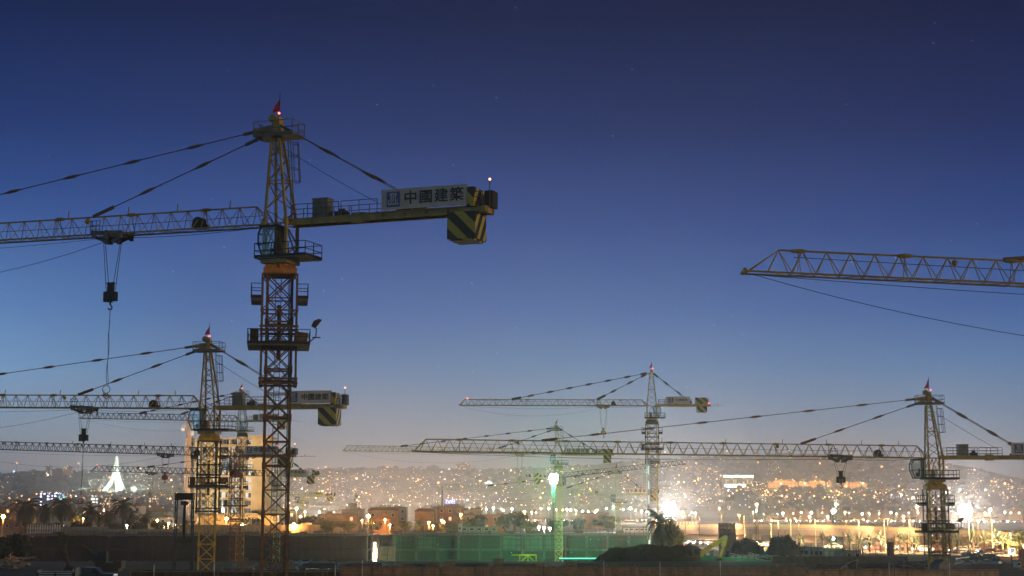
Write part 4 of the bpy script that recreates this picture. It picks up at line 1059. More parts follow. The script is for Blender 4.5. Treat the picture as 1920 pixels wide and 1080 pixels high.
# skip with two bright slats at bottom left
e = empty('steel_skip', (P(108, 1075, 150).x, 150, P(108, 1092, 150).z), .05, 'dark open trailer with two bright side rails at the bottom left', 'trailer')
s = MB(); s.box((0, 0, .5), (3.4, 1.8, .7)); s.box((1.75, 0, .75), (.1, 1.8, 1.2)); s.box((-1.65, 0, .7), (.08, 1.8, 1.0)); s.build('body', DARK, e)
r_ = MB(); 
for z in (.62, .84): 
    for x in (-.8, .8): r_.box((x, -.94, z), (1.4, .05, .07))
r_.bar((-1.7, -.95, 1.05), (1.7, -.95, 1.05), .05); r_.build('side_rail', mat('glossy_pale_rail', (.5, .6, .7), .3), e)
# dark van-like bulk
e = empty('covered_car', (P(175, 1078, 160).x, 160, P(175, 1094, 160).z), 0, 'dark pickup parked beside the trailer at the bottom left', 'pickup')
c = MB(); c.prism([(-2.2, .35), (2.2, .35), (2.2, .95), (.9, 1.0), (.4, 1.55), (-.9, 1.6), (-1.0, 1.0), (-2.2, 1.0)], -.85, .85); c.build('body', mat('blue_black_paint', (.02, .03, .05), .3), e)
for x in (-1.4, 1.4):
    for y in (-.8, .8): MB().cyl((x, y-.1, .35), (x, y+.1, .35), .35, n=14).build('wheel', mat('tyre', (.01, .01, .01), .9), e)
MB().prism([(.05, 1.02), (.82, 1.02), (.4, 1.48), (.05, 1.5)], -.87, -.855).build('side_window', DARKW, e)
# steel hoist frame left
def hoist_frame():
    D = 188; a, b, cx, W = span(331, 361, D); z0 = g(cx, D); zt = P(346, 926, D).z; H = zt-z0
    e = empty('material_hoist', (cx, D, z0), 0, 'black two legged hoist frame standing left of the second crane mast', 'hoist frame')
    m = MB()
    for x in (-W/2, W/2):
        for y in (-.5, .5): m.bar((x*1.12, y, 0), (x, y, H), .13)
        for i in range(8): m.bar((x, -.5, i*H/8), (x, .5, (i+1)*H/8), .05)
    m.build('leg_frame', DARK, e)
    t = MB(); t.box((0, 0, H-.35), (W+.25, 1.1, .7)); t.box((0, 0, H+.05), (W+.4, 1.2, .1)); 
    for i in range(5): t.box((-W/2+.2+i*W/5, -.6, H-.35), (.1, .1, .6))
    t.build('cross_head', DARK, e)
    k = MB(); k.cyl((0, 0, H-5.3), (0, 0, H-.8), .16); k.box((0, 0, H-1.0), (.8, .6, .3)); k.box((0, 0, H-5.4), (W, .8, .5)); k.cyl((0, 0, H-1.3), (0, 0, H-.9), .42, n=12); k.build('ram', DARK, e)
hoist_frame()
# concrete column at right, water tank
x = P(1670, 1040, 232); o = MB().cyl((0, 0, 0), (0, 0, P(1670, 1016, 232).z-g(x.x, 232)), .52, n=16).build('concrete_pier', mat('brown_concrete', (.16, .11, .08), .9), None, (x.x, 232, g(x.x, 232))); tag(o, 'dark round concrete pier with starter bars left of the right crane', 'pier')
rb = MB(); zt = P(1670, 1016, 232).z-g(x.x, 232)
for i in range(9): rb.bar((.42*math.cos(i*.7), .42*math.sin(i*.7), zt-.1), (.42*math.cos(i*.7), .42*math.sin(i*.7), zt+.5), .05)
rb.build('starter_bar', SCAF, o)
x = P(1762, 1072, 170); e = empty('steel_hopper', (x.x, 170, P(1762, 1078, 170).z), .5, 'tilted blue and brown concrete hopper at the foot of the right crane', 'hopper')
h_ = MB(); h_.prism([(-.9, .1), (.5, 0), (1.0, .5), (.9, 1.3), (.2, 1.6), (-.6, 1.2)], -.7, .7); h_.build('bucket', mat('blue_rust_steel', (.1, .1, .12), .6), e); h2 = MB(); h2.cyl((.95, -.8, .8), (.95, .8, .8), .12); h2.bar((-.6, -.75, 1.2), (.9, -.75, 1.35), .1); h2.build('rim', RUST, e)
x = P(1590, 1064, 170); e = empty('cement_bag_heap', (x.x, 170, P(1590, 1068, 170).z), 0, 'white wrapped bundle in a tipped wheelbarrow near the bottom right', 'wheelbarrow')
b_ = MB(); b_.ball((-.15, 0, .3), .33, 10, 7, (1.2, .8, .6)); b_.ball((-.55, 0, .2), .18); b_.build('bundle', WHITE, e)
w_ = MB(); w_.prism([(.1, .1), (.75, .1), (.9, 1.0), (.7, .9), (-.1, .35)], -.35, .35); w_.build('tray', DARK, e); w2 = MB(); w2.bar((.8, -.3, .1), (.95, -.3, 1.05), .05); w2.bar((-.3, -.38, .6), (.9, -.38, 1.0), .04); w2.build('handle', WHITE, e)
# green yellow steel section
x = P(990, 1050, 238); e = empty('crane_section', (x.x, 238, P(990, 1058, 238).z), 0, 'bright yellow green steel mast section lying by the green netting', 'mast section')
m = MB(); LIME = mat('lime_yellow_paint', (.45, .6, .05), .5)
for z in (.1, 1.35):
    for y in (-.6, .6): m.bar((-1.2, y, z), (1.2, y, z), .16)
for xx in (-1.2, 0, 1.2):
    for y in (-.6, .6): m.bar((xx, y, .1), (xx, y, 1.35), .12)
m.bar((-1.2, -.6, .1), (0, -.6, 1.35), .1); m.bar((1.2, -.6, .1), (0, -.6, 1.35), .1); m.bar((-2.4, -.6, 1.35), (-1.2, -.6, 1.35), .14); m.bar((-1.2, .6, .1), (0, .6, 1.35), .1)
m.build('lattice', LIME, e); light('lime_section_light', e, (-.3, -2.5, 1.8), 130, (.6, 1, .25), .2)  # bare point light in front of the section, no lamp body modelled
# lit walkway strip
x = P(1085, 1047, 250); W = 72/3000*250
e = empty('light_strip', (x.x, 250, P(1085, 1047, 250).z), 0, 'long thin green glowing strip light left of the earth mound', 'strip light')
MB().box((0, 0, 0), (W, .1, .14)).build('tube', lamp_mat('green_tube', (.12, 1, .55), 2.2), e)
sb = MB(); sb.box((0, .3, -.15), (W, .4, .12)); 
for i in range(8): sb.bar((-W/2+i*W/7, .3, -.1), (-W/2+i*W/7, .3, -1.6), .06)
sb.build('shelf', DARK, e)
# climbing formwork tower (dark trusses)
D = 300; a, b, cx, W = span(1349, 1378, D); z0 = g(cx, D); H = P(1363, 981, D).z-z0
e = empty('formwork_truss_stack', (cx, D, z0), 0, 'dark stack of lattice formwork panels in front of the bridge', 'formwork stack')
m = MB()
for i in range(5):
    y = i*.5; 
    for q in range(5): m.bar((-W/2+q*W/4, y, 0), (-W/2+q*W/4, y, H), .1)
    for q in range(7): m.bar((-W/2, y, q*H/6), (W/2, y, q*H/6), .09)
    for q in range(4):
        for k in range(6): m.bar((-W/2+q*W/4, y, k*H/6), (-W/2+(q+1)*W/4, y, (k+1)*H/6), .06); m.bar((-W/2+(q+1)*W/4, y, k*H/6), (-W/2+q*W/4, y, (k+1)*H/6), .06)
m.build('truss', GREY, e); MB().box((0, 2.2, H*.45), (W, .1, H*.8)).build('sheet', TARP, e)
# green fence behind excavator
D = 246; a, b, cx, W = span(1308, 1424, D)
e = empty('mesh_fence', (cx, D, g(cx, D)), 0, 'green debris netting fence behind the excavator bucket', 'fence')
zt_ = P(1310, 1040, D).z-g(cx, D)
MB().prism([(-W/2, 0), (W/2, 0), (W/2, zt_-.75), (-W/2, zt_)], -.02, .02).build('mesh', mat('green_mesh', (.03, .3, .18), .7, 0, .3, 1), e)
m = MB()
for i in range(11): m.bar((-W/2+i*W/10, -.08, 0), (-W/2+i*W/10, -.08, zt_+.5), .06)
m.build('post', SCAF, e)
o = cabin('small pale green box standing behind the green fence', 1331, 1336, 1034, 1042, 256, CABG, 1, 1)
light('fence_light', e, (2.5, -5, 3.2), 420, (.25, 1, .6), .3)
# excavator
def excavator(label, px, D, s, col, flip=1, zoff=0, rz=0):
    x = P(px, 1050, D).x; e = empty('excavator', (x, D, g(x, D)+zoff), rz, label, 'excavator'); k = s*flip
    b = MB(); b.box((0, 0, 1.6*s), (2.8*s, 2.3*s, 1.2*s)); b.box((-1.2*k, 0, 2.0*s), (1.0*s, 2.2*s, .9*s)); b.build('body', mat('dark_brown_body', (.07, .05, .03), .8), e)  # body and cab kept dark brown, unlike the boom
    for y in (-1.1, 1.1):
        t = MB(); t.prism([(-1.7*s, .3*s), (-1.4*s, 0), (1.4*s, 0), (1.7*s, .3*s), (1.5*s, .8*s), (-1.5*s, .8*s)], y*s-.3*s, y*s+.3*s); t.build('track', DARK, e)
    c = MB(); c.box((.7*k, -.6*s, 2.9*s), (1.2*s, 1.0*s, 1.5*s)); c.build('cab', MATS['dark_brown_body'], e)
    MB().box((.7*k, -1.12*s, 3.0*s), (.9*s, .03, 1.0*s)).build('window', DARKW, e)
    bo = MB(); p0 = Vector((1.1*k, .2*s, 2.2*s)); p1 = Vector((3.4*k, .2*s, 4.0*s)); p2 = Vector((5.9*k, .2*s, 5.3*s))
    bo.bar(p0, p1, .42*s, .8*s); bo.bar(p1-Vector((.15*k, 0, .1*s)), p2, .4*s, .7*s); bo.ball(p1, .42*s, 8, 6); bo.bar(p0+Vector((.2*k, .3*s, .6*s)), p1+Vector((.1*k, .3*s, .45*s)), .1*s); bo.bar(p0+Vector((.2*k, -.3*s, .6*s)), p1+Vector((.1*k, -.3*s, .45*s)), .1*s); bo.bar(Vector((1.3*k, .2*s, 1.8*s)), Vector((3.0*k, .2*s, 3.3*s)), .14*s); boo = bo.build('boom', col, e)
    st = MB(); p3 = p2+Vector((-.9*k, 0, -3.3*s)); st.bar(p2+Vector((.3*k, 0, .5*s)), p3, .3*s, .42*s); st.bar(p2+Vector((.1*k, 0, .2*s)), p2+Vector((-.3*k, 0, -1.4*s)), .36*s, .75*s); st.bar(p1+Vector((.2*k, 0, .4*s)), p2+Vector((.2*k, 0, .6*s)), .14*s); st.build('stick', col, e)
    bu = MB(); q = p3; bu.prism([(q.x, q.z), (q.x+.5*k, q.z-.9*s), (q.x-.1*k, q.z-1.5*s), (q.x-.9*k, q.z-1.3*s), (q.x-.7*k, q.z-.5*s)], .2*s-.6*s, .2*s+.6*s); bu.build('bucket', DARK, e)
    return e
XY = mat('excavator_yellow', (.5, .36, .05), .5, 0, .25, 1.5)
ex = excavator('yellow excavator with raised boom in front of the bridge', 1298, 245, .85, XY, 1, -1.2)
light('excavator_point_light', ex, (3.6, -4.5, 2.6), 80, (1, .8, .45), .2)  # bare point light ahead of the boom, no lamp body modelled
excavator('dim brown excavator with folded boom in the dark pit at left', 205, 196, 1.0, mat('dim_ochre', (.14, .09, .04), .8), -1, -1.2)
# fence pickets and wall by the palms
def wallrow(label, px0, px1, ytop, D, m, n, name='boundary_wall', gap=0.0, th=.3, cat='wall'):
    a, b, cx, W = span(px0, px1, D); z0 = g(cx, D+14); z0 = max(z0, -8); H = P((px0+px1)/2, ytop, D).z-z0
    mb = MB()
    for i in range(n): 
        w_ = W/n*(1-gap); mb.box((-W/2+(i+.5)*W/n, 0, H/2-(.5 if not gap else 0)+(hn(i+px0)-.5)*.1), (w_-.03, th, H+(1.0 if not gap else 0)+(hn(i*3)*.4 if gap else 0)))
    if gap: mb.box((0, .05, H*.7), (W, .1, .25)); mb.box((0, .05, H*.3), (W, .1, .25))
    o = mb.build(name, m, None, (cx, D, z0)); tag(o, label, cat); return o
WALLM = mat('grey_green_wall', (.2, .23, .2), .9, 0, .2, .6)
wallrow('grey concrete boundary wall below the palms', 105, 205, 988, 492, WALLM, 9)
wallrow('pale sheet metal wall below the orange lamps', 205, 345, 992, 490, mat('pale_sheet', (.28, .3, .26), .8), 14)
wallrow('white picket fence at the left below the palms', 52, 116, 984, 490, WHITE, 14, 'picket_fence', .45, .12, 'fence')
wallrow('low ochre wall under the tower block lamps', 345, 600, 984, 520, CW, 12)
wallrow('white lit wall right of the nearest mast', 565, 585, 980, 525, WW, 2)
wallrow('pink brick wall at the right edge beside the round sign', 1906, 1960, 1028, 200, mat('pink_wall', (.35, .2, .17), .9), 3)

# ------------------------------------------------------------ bridge, road, embankment
BR = mat('bridge_concrete', (.42, .33, .25), .85, 0, .18, .15)
bpts = []
for px, yt, D in ((1225, 984, 545), (1270, 983, 525), (1340, 982.5, 500), (1430, 982, 480), (1520, 983, 460), (1600, 985, 442), (1680, 988, 420), (1760, 991, 400), (1840, 994.5, 380), (1920, 999, 362), (2040, 1006, 340)):
    bpts.append(P(px, yt, D))
br = empty('road_bridge', (0, 0, 0), 0, 'long curved concrete road bridge glowing orange at the right', 'bridge')
def sweep(pts, prof, m, name, parent):
    """prof: list of (offset across (+ = away from camera), z)"""
    mb = MB(); n = len(prof)
    for p in pts:
        for o_, z in prof: mb.v.append(Vector((p.x+o_*.25, p.y+o_, p.z+z)))
    for j in range(len(pts)-1):
        for i in range(n): mb.f.append([j*n+i, j*n+(i+1) % n, (j+1)*n+(i+1) % n, (j+1)*n+i])
    mb.f.append(list(range(n))[::-1]); mb.f.append([(len(pts)-1)*n+i for i in range(n)])
    return mb.build(name, m, parent)
sweep(bpts, [(0, -.95), (11, -.95), (11, -1.6), (9.5, -3.2), (1.5, -3.2), (0, -1.6)], BR, 'deck', br)
sweep(bpts, [(0, -.95), (.3, -.95), (.3, -.15), (0, -.15)], mat('parapet_gold_light', (.62, .5, .25), .8), 'parapet', br)  # golden lamplight put into the near parapet's base colour
sweep(bpts, [(10.7, -.95), (11, -.95), (11, -.1), (10.7, -.1)], BR, 'parapet', br)
rl = MB()
for a, b in zip(bpts, bpts[1:]):
    for q in (.12, .3): rl.bar(a+Vector((0, .1, q)), b+Vector((0, .1, q)), .08)
    n = 10
    for i in range(n): c = a.lerp(b, i/n); rl.bar(c+Vector((0, .1, -.2)), c+Vector((0, .1, .32)), .07)
rl.build('railing', GREY, br)
for px, D in ((1290, 520), (1398, 492), (1420, 488), (1502, 470), (1526, 466), (1600, 447), (1655, 434)):
    i = min(range(len(bpts)), key=lambda k: abs(bpts[k].x-P(px, 985, D).x)); 
    x = P(px, 985, D).x; top = P(px, 984, D).z-3.0; z0 = g(x, D)-.5
    w_ = 5.0 if px in (1398, 1526) else 2.6
    MB().box((x, D+5, (top+z0)/2), (w_, 6, top-z0)).build('pier', BR, br)
MB().box((P(1680, 985, 424).x+2, 431, -1.2), (7, 9, 5.6)).build('abutment', BR, br)
# embankment right of x 1665, below deck
em = MB(); n = 40
EMB = mat('orange_earth_bank', (.22, .15, .09), .95, 0, .35, .25, bump=.4)
vs = []; fs = []
ptsb = [p for p in bpts if p.x > P(1640, 985, 430).x]
ptsb = [P(1668, 988, 424)]+ptsb
for p in ptsb:
    for t in range(9):
        u = t/8; y = p.y+5-u*38*min(1, .25+(p.x-ptsb[0].x)/18); z = (p.z-1.05)*(1-u)+(g(p.x, y)-.3)*u; z += (vnoise(p.x/2, y/2)-.5)*.5
        vs.append((p.x+.2*(p.y-y)*-0.1, y, z-(.6 if t == 0 else 0)))
for j in range(len(ptsb)-1):
    for i in range(8): k = j*9+i; fs.append((k, k+1, k+10, k+9))
me = bpy.data.meshes.new('embankment'); me.from_pydata(vs, [], fs); me.materials.append(EMB); o = bpy.data.objects.new('embankment', me); COL.objects.link(o); o['kind'] = 'structure'
# lit road surface (real asphalt sheet, lit by lamps)
ASPH = mat('asphalt', (.16, .13, .1), .75, 0, .15, .2)
def road(name, pts, w, dz=.03):
    vs = []; fs = []; fine = []
    for a, b in zip(pts, pts[1:]):
        for i in range(12): fine.append((a[0]+(b[0]-a[0])*i/12, a[1]+(b[1]-a[1])*i/12))
    fine.append(pts[-1])
    for k, (x, y) in enumerate(fine):
        for t in range(5): yy = y+w*t/4; vs.append((x, yy, g(x, yy)+dz))
    for j in range(len(fine)-1):
        for i in range(4): k = j*5+i; fs.append((k, k+5, k+6, k+1))
    me = bpy.data.meshes.new(name); me.from_pydata(vs, [], fs); me.materials.append(ASPH); o = bpy.data.objects.new(name, me); COL.objects.link(o); o['kind'] = 'structure'; return o
def XY_(px, D): return (P(px, 1000, D).x, D)
road('service_road', [XY_(1235, 500), XY_(1300, 430), XY_(1400, 405), XY_(1500, 388), XY_(1600, 372), XY_(1700, 350), XY_(1800, 335), XY_(1920, 318), XY_(2100, 300)], 16)
road('coast_road', [XY_(900, 1150), XY_(1200, 1080), XY_(1500, 1020), XY_(1950, 980), XY_(2200, 950)], 24)
# retaining fence/balustrade beyond (far lit windows row under bridge)
a, b, cx, W = span(1268, 1350, 470)
e = empty('lit_arcade', (cx, 535, g(cx, 535)), 0, 'row of glowing openings seen under the left end of the bridge', 'arcade')
ar = MB(); W2 = W*535/470
for i in range(15): ar.box((-W2/2+i*W2/14, 0, 1.9), (.55, .8, 3.8))
ar.box((0, 0, 4.0), (W2+1, .9, .5)); ar.box((0, 0, .3), (W2+1, .9, .6)); ar.build('pillar', BR, e)
MB().box((0, 1.5, 2.1), (W2, .2, 3.2)).build('light_panel', lamp_mat('warm_white_panel', (1, .62, .32), 2.6, True), e)

# cars
def car_proto(col, name):
    e = empty('car', (0, 0, 0)); b = MB()
    b.prism([(-2.1, .3), (2.1, .3), (2.15, .75), (1.2, .92), (.6, 1.4), (-1.0, 1.42), (-1.6, .95), (-2.1, .9)], -.85, .85); b.build('body', mat(name, col, .3), e)
    w_ = MB(); w_.prism([(1.05, .95), (.55, 1.33), (-.9, 1.35), (-1.35, .98)], -.87, .87); w_.build('side_window', DARKW, e)
    for x in (-1.35, 1.3):
        for y in (-.78, .78): MB().cyl((x, y-.1, .32), (x, y+.1, .32), .32, n=12).build('wheel', mat('tyre', (.01, .01, .01), .9), e)
    for y in (-.6, .6): MB().ball((2.12, y, .66), .2, 8, 5).build('headlight', HEADL, e); MB().ball((-2.1, y, .72), .16, 8, 5).build('tail_light', TAILL, e)
    return e
HEADL = lamp_mat('headlight_glow', (1, .9, .75), 120); TAILL = lamp_mat('tail_light_glow', (1, .08, .03), 25)
cars = [car_proto((.4, .4, .42), 'silver_paint'), car_proto((.06, .02, .02), 'maroon_paint'), car_proto((.5, .5, .5), 'white_paint')]
CG = 'cars with lit headlights on the roads'
spots = []
for i, (px, D, lane, rz) in enumerate([(1262, 470, 2, 2.2), (1275, 455, 3, 2.3), (1288, 442, 3, 2.4), (1305, 436, 4, 2.6), (1316, 432, 4, 2.8), (1328, 430, 5, 3.0), (1342, 424, 4, 3.0), (1352, 424, 4, 3.1),
       (1412, 404, 5, 3.1), (1440, 402, 4, .1), (1462, 397, 5, 3.1), (1476, 396, 9, .05), (1560, 380, 5, 3.1), (1640, 362, 5, 3.1), (1668, 360, 9, .1), (1730, 346, 4, 3.1), (1752, 344, 9, 0.1), (1800, 335, 4, 3.2), (1826, 333, 9, .1), (1850, 328, 4, 3.2)]):
    spots.append((px, D+lane, rz))
for i in range(22): spots.append((970+i*14+random.uniform(-4, 4), 1100-i*2.0+random.uniform(0, 14), math.pi if i % 2 else math.pi*.75))
for i in range(34): spots.append((1420+i*15+random.uniform(-5, 5), 1038-i*2+random.uniform(0, 14), math.pi if i % 3 else 2.6))
for i, (px, D, rz) in enumerate(spots):
    k = i % 3; o = cars[k] if i < 3 else copy_tree(cars[k]); x = P(px, 1000, D).x; o.location = (x, D, g(x, D)+.04); o.rotation_euler.z = rz
    if D > 900: lab = 'far car with glowing headlights on the coast road'; gr = 'far cars on the coast road'
    elif px < 1360: lab = 'car with dazzling headlights in the queue under the left end of the bridge'; gr = 'queue of cars under the left end of the bridge'
    else: lab = 'car with lit lamps on the orange service road behind the young palms'; gr = 'cars on the orange service road'
    tag(o, lab, 'car', gr)

# ------------------------------------------------------------ lamps
SOD = (1.0, .42, .1); WARM = (1, .62, .3); WHT = (1, .93, .85); GRN = (.12, 1, .5)
ML = {'s': lamp_mat('sodium_lamp', SOD, 500), 'o': lamp_mat('warm_lamp', WARM, 500), 'w': lamp_mat('white_lamp', WHT, 700), 'g': lamp_mat('green_lamp', (.35, 1, .7), 600), 'c': lamp_mat('cyan_lamp', (.5, .9, 1), 300)}
LC = {'s': SOD, 'o': (1, .6, .28), 'w': WHT, 'g': GRN, 'c': (.5, .9, 1)}
POST = mat('lamp_post', (.2, .17, .12), .5, .4, .1)
def street_lamp(label, px, ytop, D, k='s', power=1500, r=.35, group='orange street lamps', ybot=None, arm=0, on=True, hood=False):
    p = P(px, ytop, D); z0 = g(p.x, D) if ybot is None else P(px, ybot, D).z; H = p.z-z0
    e = empty('street_lamp', (p.x, D, z0), 0, label, 'street lamp', group)
    m = MB(); m.cyl((0, 0, 0), (0, 0, H), .15, .09, 7)
    hx = 0
    if arm: m.bar((-arm, 0, H+.1), (arm, 0, H+.1), .09)
    m.cyl((0, 0, 0), (0, 0, .5), .25, .2, 7); m.build('post', POST, e)
    heads = (-arm, arm) if arm else (0,)
    for hx in heads:
        h = MB(); h.box((hx, 0, H+.22), (.8, .35, .14)); h.build('lamp_head', POST, e)
        if on: MB().ball((hx, -.05, H-.1), min(r*.5, .14+r*.22), 10, 7).build('bulb', ML[k], e)
    if power and hood: spot('lamp_light', e, (0, 0, H-.1), (0, .55, -1) if D < 400 else (0, 1, -.45), power, LC[k], 155)
    elif power: light('lamp_light', e, (0, -.6, H-.5), power, LC[k], .35)
    return e
SG = 'street lamps around the site'
for px, y, D, k, pw, r, lab in [
    (6, 968, 500, 's', 9000, 1.8, 'orange street lamp glaring at the left edge'), (156, 972, 520, 's', 1500, .4, 'small orange lamp between the palm trunks'), (195, 957, 540, 's', 1500, .4, 'orange lamp above the low palm'),
    (272, 971, 540, 's', 6000, .7, 'orange street lamp left of the trio below the teal shed'), (295, 975, 545, 's', 6000, .8, 'brightest orange lamp below the teal shed'), (308, 985, 545, 'o', 2500, .5, 'low warm lamp right of the brightest one at the left'),
    (316, 981, 548, 'o', 2500, .5, 'warm lamp left of the hoist frame'), (328, 984, 590, 'w', 4000, .5, 'white lamp beside the hoist frame'), (238, 985, 548, 'o', 2500, .5, 'warm lamp behind the golden thicket'),
    (425, 972, 560, 's', 7000, 1.6, 'orange lamp glaring on the tower block left of the other'), (455, 986, 558, 'o', 12000, 2.4, 'fierce yellow white lamp at the foot of the tower block'), (551, 983, 520, 's', 9000, 1.6, 'orange lamp just right of the nearest crane mast'),
    (563, 968, 570, 's', 3000, .6, 'small orange lamp above the white lit wall'), (556, 953, 600, 'w', 6000, 1.0, 'white floodlight behind the small green crane'), (691, 967, 530, 's', 9000, 1.6, 'tall brightest orange lamp in front of the orange houses'), 
    (679, 975, 545, 's', 1500, .35, 'small lamp left of the tallest orange lamp'), (690, 980, 550, 's', 1500, .4, 'low lamp under the tallest orange lamp'), (701, 980, 550, 's', 1500, .4, 'low lamp right under the tallest orange lamp'),
    (722, 974, 540, 's', 4000, .6, 'orange lamp left of the palms among the houses'), (731, 984, 530, 's', 4000, .6, 'low orange lamp in the hedge'), (804, 979, 530, 's', 4000, .65, 'orange lamp left of the pair by the brick tower'), (812, 986, 530, 's', 3000, .55, 'low orange lamp under the palm by the brick tower'),
    (828, 975, 560, 's', 5000, .6, 'left lamp of the close pair on the brick tower wall'), (832, 978, 556, 's', 3000, .5, 'right lamp of the close pair on the brick tower wall'), (864, 964, 560, 's', 7000, .7, 'tall orange lamp in front of the pale lit house'),
    (983, 959, 560, 's', 6000, .7, 'tall orange lamp right of the rounded dark tree'), (1419, 945, 505, 'o', 4000, .55, 'tall orange lamp above the small green lamp'), (1567, 944, 480, 'o', 4000, .55, 'tall orange lamp above the dazzling green white lamp'),
    (1719, 949, 460, 'o', 3000, .5, 'tall orange lamp left of the right crane mast'), (1856, 955, 440, 'o', 5000, .55, 'tall orange lamp right of the big white floodlight'), (1518, 968, 520, 'o', 2500, .6, 'orange lamp second left of the green white lamp'),
    (1552, 968, 520, 'o', 2500, .55, 'orange lamp just left of the green white lamp'), (1694, 968, 500, 'o', 3500, .6, 'warm yellow lamp far left of the right crane'), (1304, 962, 540, 'o', 2500, .5, 'orange lamp just right of the huge white floodlight'),
    (1386, 966, 540, 's', 2000, .45, 'orange lamp over the bridge centre'), (1119, 957, 700, 's', 4000, .9, 'orange lamp right of the ochre box'), (1920, 1023, 300, 's', 2000, .35, 'pink orange lamp cut by the right edge')]:
    sl_ = street_lamp(lab, px, y, D, k, pw, r, SG)
    if px in (425, 455): spot('added_spot', sl_, (0, 1, 6), (-3 if px > 430 else 2, 80, 22), 88000, (1, .58, .18), 75)  # spots added on seen lamps to brighten tower block, wing and pale cranes
    if px == 328: spot('added_spot', sl_, (0, 1, 6), (5, 50, 20), 70000, (.8, .92, 1), 60)
    if px == 556: spot('added_spot', sl_, (0, -1, 8), (-1, -100, 12), 22000, (.75, 1, .5), 60)
def bridge_D(px):
    best = min(bpts, key=lambda p: abs(960+p.x/p.y*F*cp-px)); return best.y
# posts along the bridge and road (some moved forward and extra ones added to brighten its face)
for i, (px, y, D, yb) in enumerate([(1285, 966, 500, None), (1311, 965, 510, None), (1353, 965, 495, None), (1395, 966, 392, None), (1445, 968, 388, None), (1482, 972, 384, 1020), (1459, 974, 300, 1018), (1498, 971, 460, None), (1528, 973, 370, 1022), (1586, 974, 440, None), (1610, 974, 360, 1028), (1658, 974, 350, 1034), (1664, 974, 420, None), (1705, 973, 340, 1038), (1816, 970, 345, 1040), (1833, 973, 342, 1042), (1859, 972, 325, None), (1894, 998, 318, None)]):
    if D > 400: D = bridge_D(px)-13
    street_lamp('pale double armed lamp post standing over the lit bridge or road', px, y, D, 'o', 60000 if D < 400 else 30000, .1, 'double armed lamp posts along bridge and road', None, 1.1, on=i % 5 == 0, hood=True)
# floodlights
def flood(label, px, y, D, k, r, power, n=9, w=3.0, mastx=0):
    p = P(px, y, D); z0 = g(p.x, D); H = p.z-z0
    e = empty('floodlight_mast', (p.x, D, z0), 0, label, 'floodlight'); m = MB()
    for x_, y_ in ((-.35, 0), (.35, 0), (0, .6)): m.bar((x_*1.6, y_, 0), (x_, y_, H-1), .12)
    z = 0
    while z < H-2: m.bar((-.5, 0, z), (.45, 0, z+1.2), .07); m.bar((.5, 0, z), (-.45, 0, z+1.2), .07); z += 1.2
    for q in (-1, 0, 1): m.box((0, .35, H+q*r*1.2), (r*3.6, .12, .2))
    m.build('mast', MUD_MAST if k == 'g' else GREY, e)  # green flood's mast coloured near black so its spill light stays hidden
    c = 0
    rows = (3, 4, 5, 4, 3) if n > 12 else (2, 3, 2) if n > 5 else (1, 2)
    for j, cnt_ in enumerate(rows):
        for i in range(cnt_):
            x_ = (i-(cnt_-1)/2)*r*.95+(hn(i*7+j*3)-.5)*r*.5; z_ = H+(j-(len(rows)-1)/2)*r*.85+(hn(i*5+j*11)-.5)*r*.4; h = MB(); h.box((x_, .14, z_), (r*.8, .3, r*.75)); ho = h.build('lamp_housing', DARK, e)
            MB().ball((x_, -.08, z_), r*.4, 10, 7, (1, .5, 1)).build('bulb', ML[k], ho)
    spot('flood_light', e, (0, -1.2, H), (0, -1, -.1), power, LC[k], 120, .6)
    if k == 'g' and D < 440: spot('flood_light', e, (0, -1.2, H-1), (0, .15, -1), power*1.3, LC[k], 160, .6)
    return e
flood('huge white floodlight cluster glaring behind the dark palm', 1256, 954, 620, 'w', 1.35, 380000, 21, 6.2)
flood('large white floodlight cluster glaring right of the right crane', 1810, 958, 600, 'w', 1.3, 330000, 21, 3)
flood('green white floodlight glaring beside the greenish crane mast', 1038, 897, 424, 'g', .6, 50000, 21, 2.0)
flood('green white floodlight above the coast road beside the tall orange lamp', 1563, 958, 470, 'g', .5, 9000, 6, 1.7)
flood('small green floodlight left above the bridge', 1418, 958, 480, 'g', .35, 4000, 3, 1.0)
flood('low green lamp above the green site cabin', 1563, 1010, 290, 'g', .26, 700, 3, .8)
# band of port lamps
band = [(880, 'w', 1.5), (903, 'w', .9), (912, 'w', .9), (925, 'w', 1.9), (944, 'o', 1.0), (960, 'w', 2.0), (983, 'o', 1.0), (997, 'o', 1.0), (1005, 'w', 1.2), (1014, 'o', 1.0), (1029, 'w', 1.5), (1063, 'w', .9), (1070, 'w', 1.3), (1080, 'o', .9), (1092, 'w', 1.4), (1103, 'o', 1.2),
        (1116, 'o', 1.5), (1126, 'o', 1.3), (1137, 'w', .8), (1150, 'g', 1.9), (1169, 'o', 1.0), (1182, 'w', 2.0), (1192, 'o', 1.0), (1203, 'o', 1.2), (1213, 'w', 1.2), (1280, 'o', 1.0), (1297, 'w', 1.0), (1349, 'o', .9), (940, 's', .9), (1043, 'o', 1.2), (1055, 's', 1.0), (895, 'o', .8)]
for i, (px, k, r) in enumerate(band):
    y = 957+((i*37) % 9)-4-(4 if r > 1.8 else 0); street_lamp('bright lamp in the dense band of port lights right of the houses', px, y, 900+(i*53) % 120, k, 24000 if i % 2 else 0, r*.72, 'port lamps in the bright band')
for i in range(13):  # unseen lamps added to put a glow above the house roofs
    street_lamp('unseen lamp added behind the orange houses for glow above', 545+i*27, 959.5, 880+(i*53) % 90, 'wo'[i % 2], 60000, .5, 'unseen lamps added behind the orange houses')
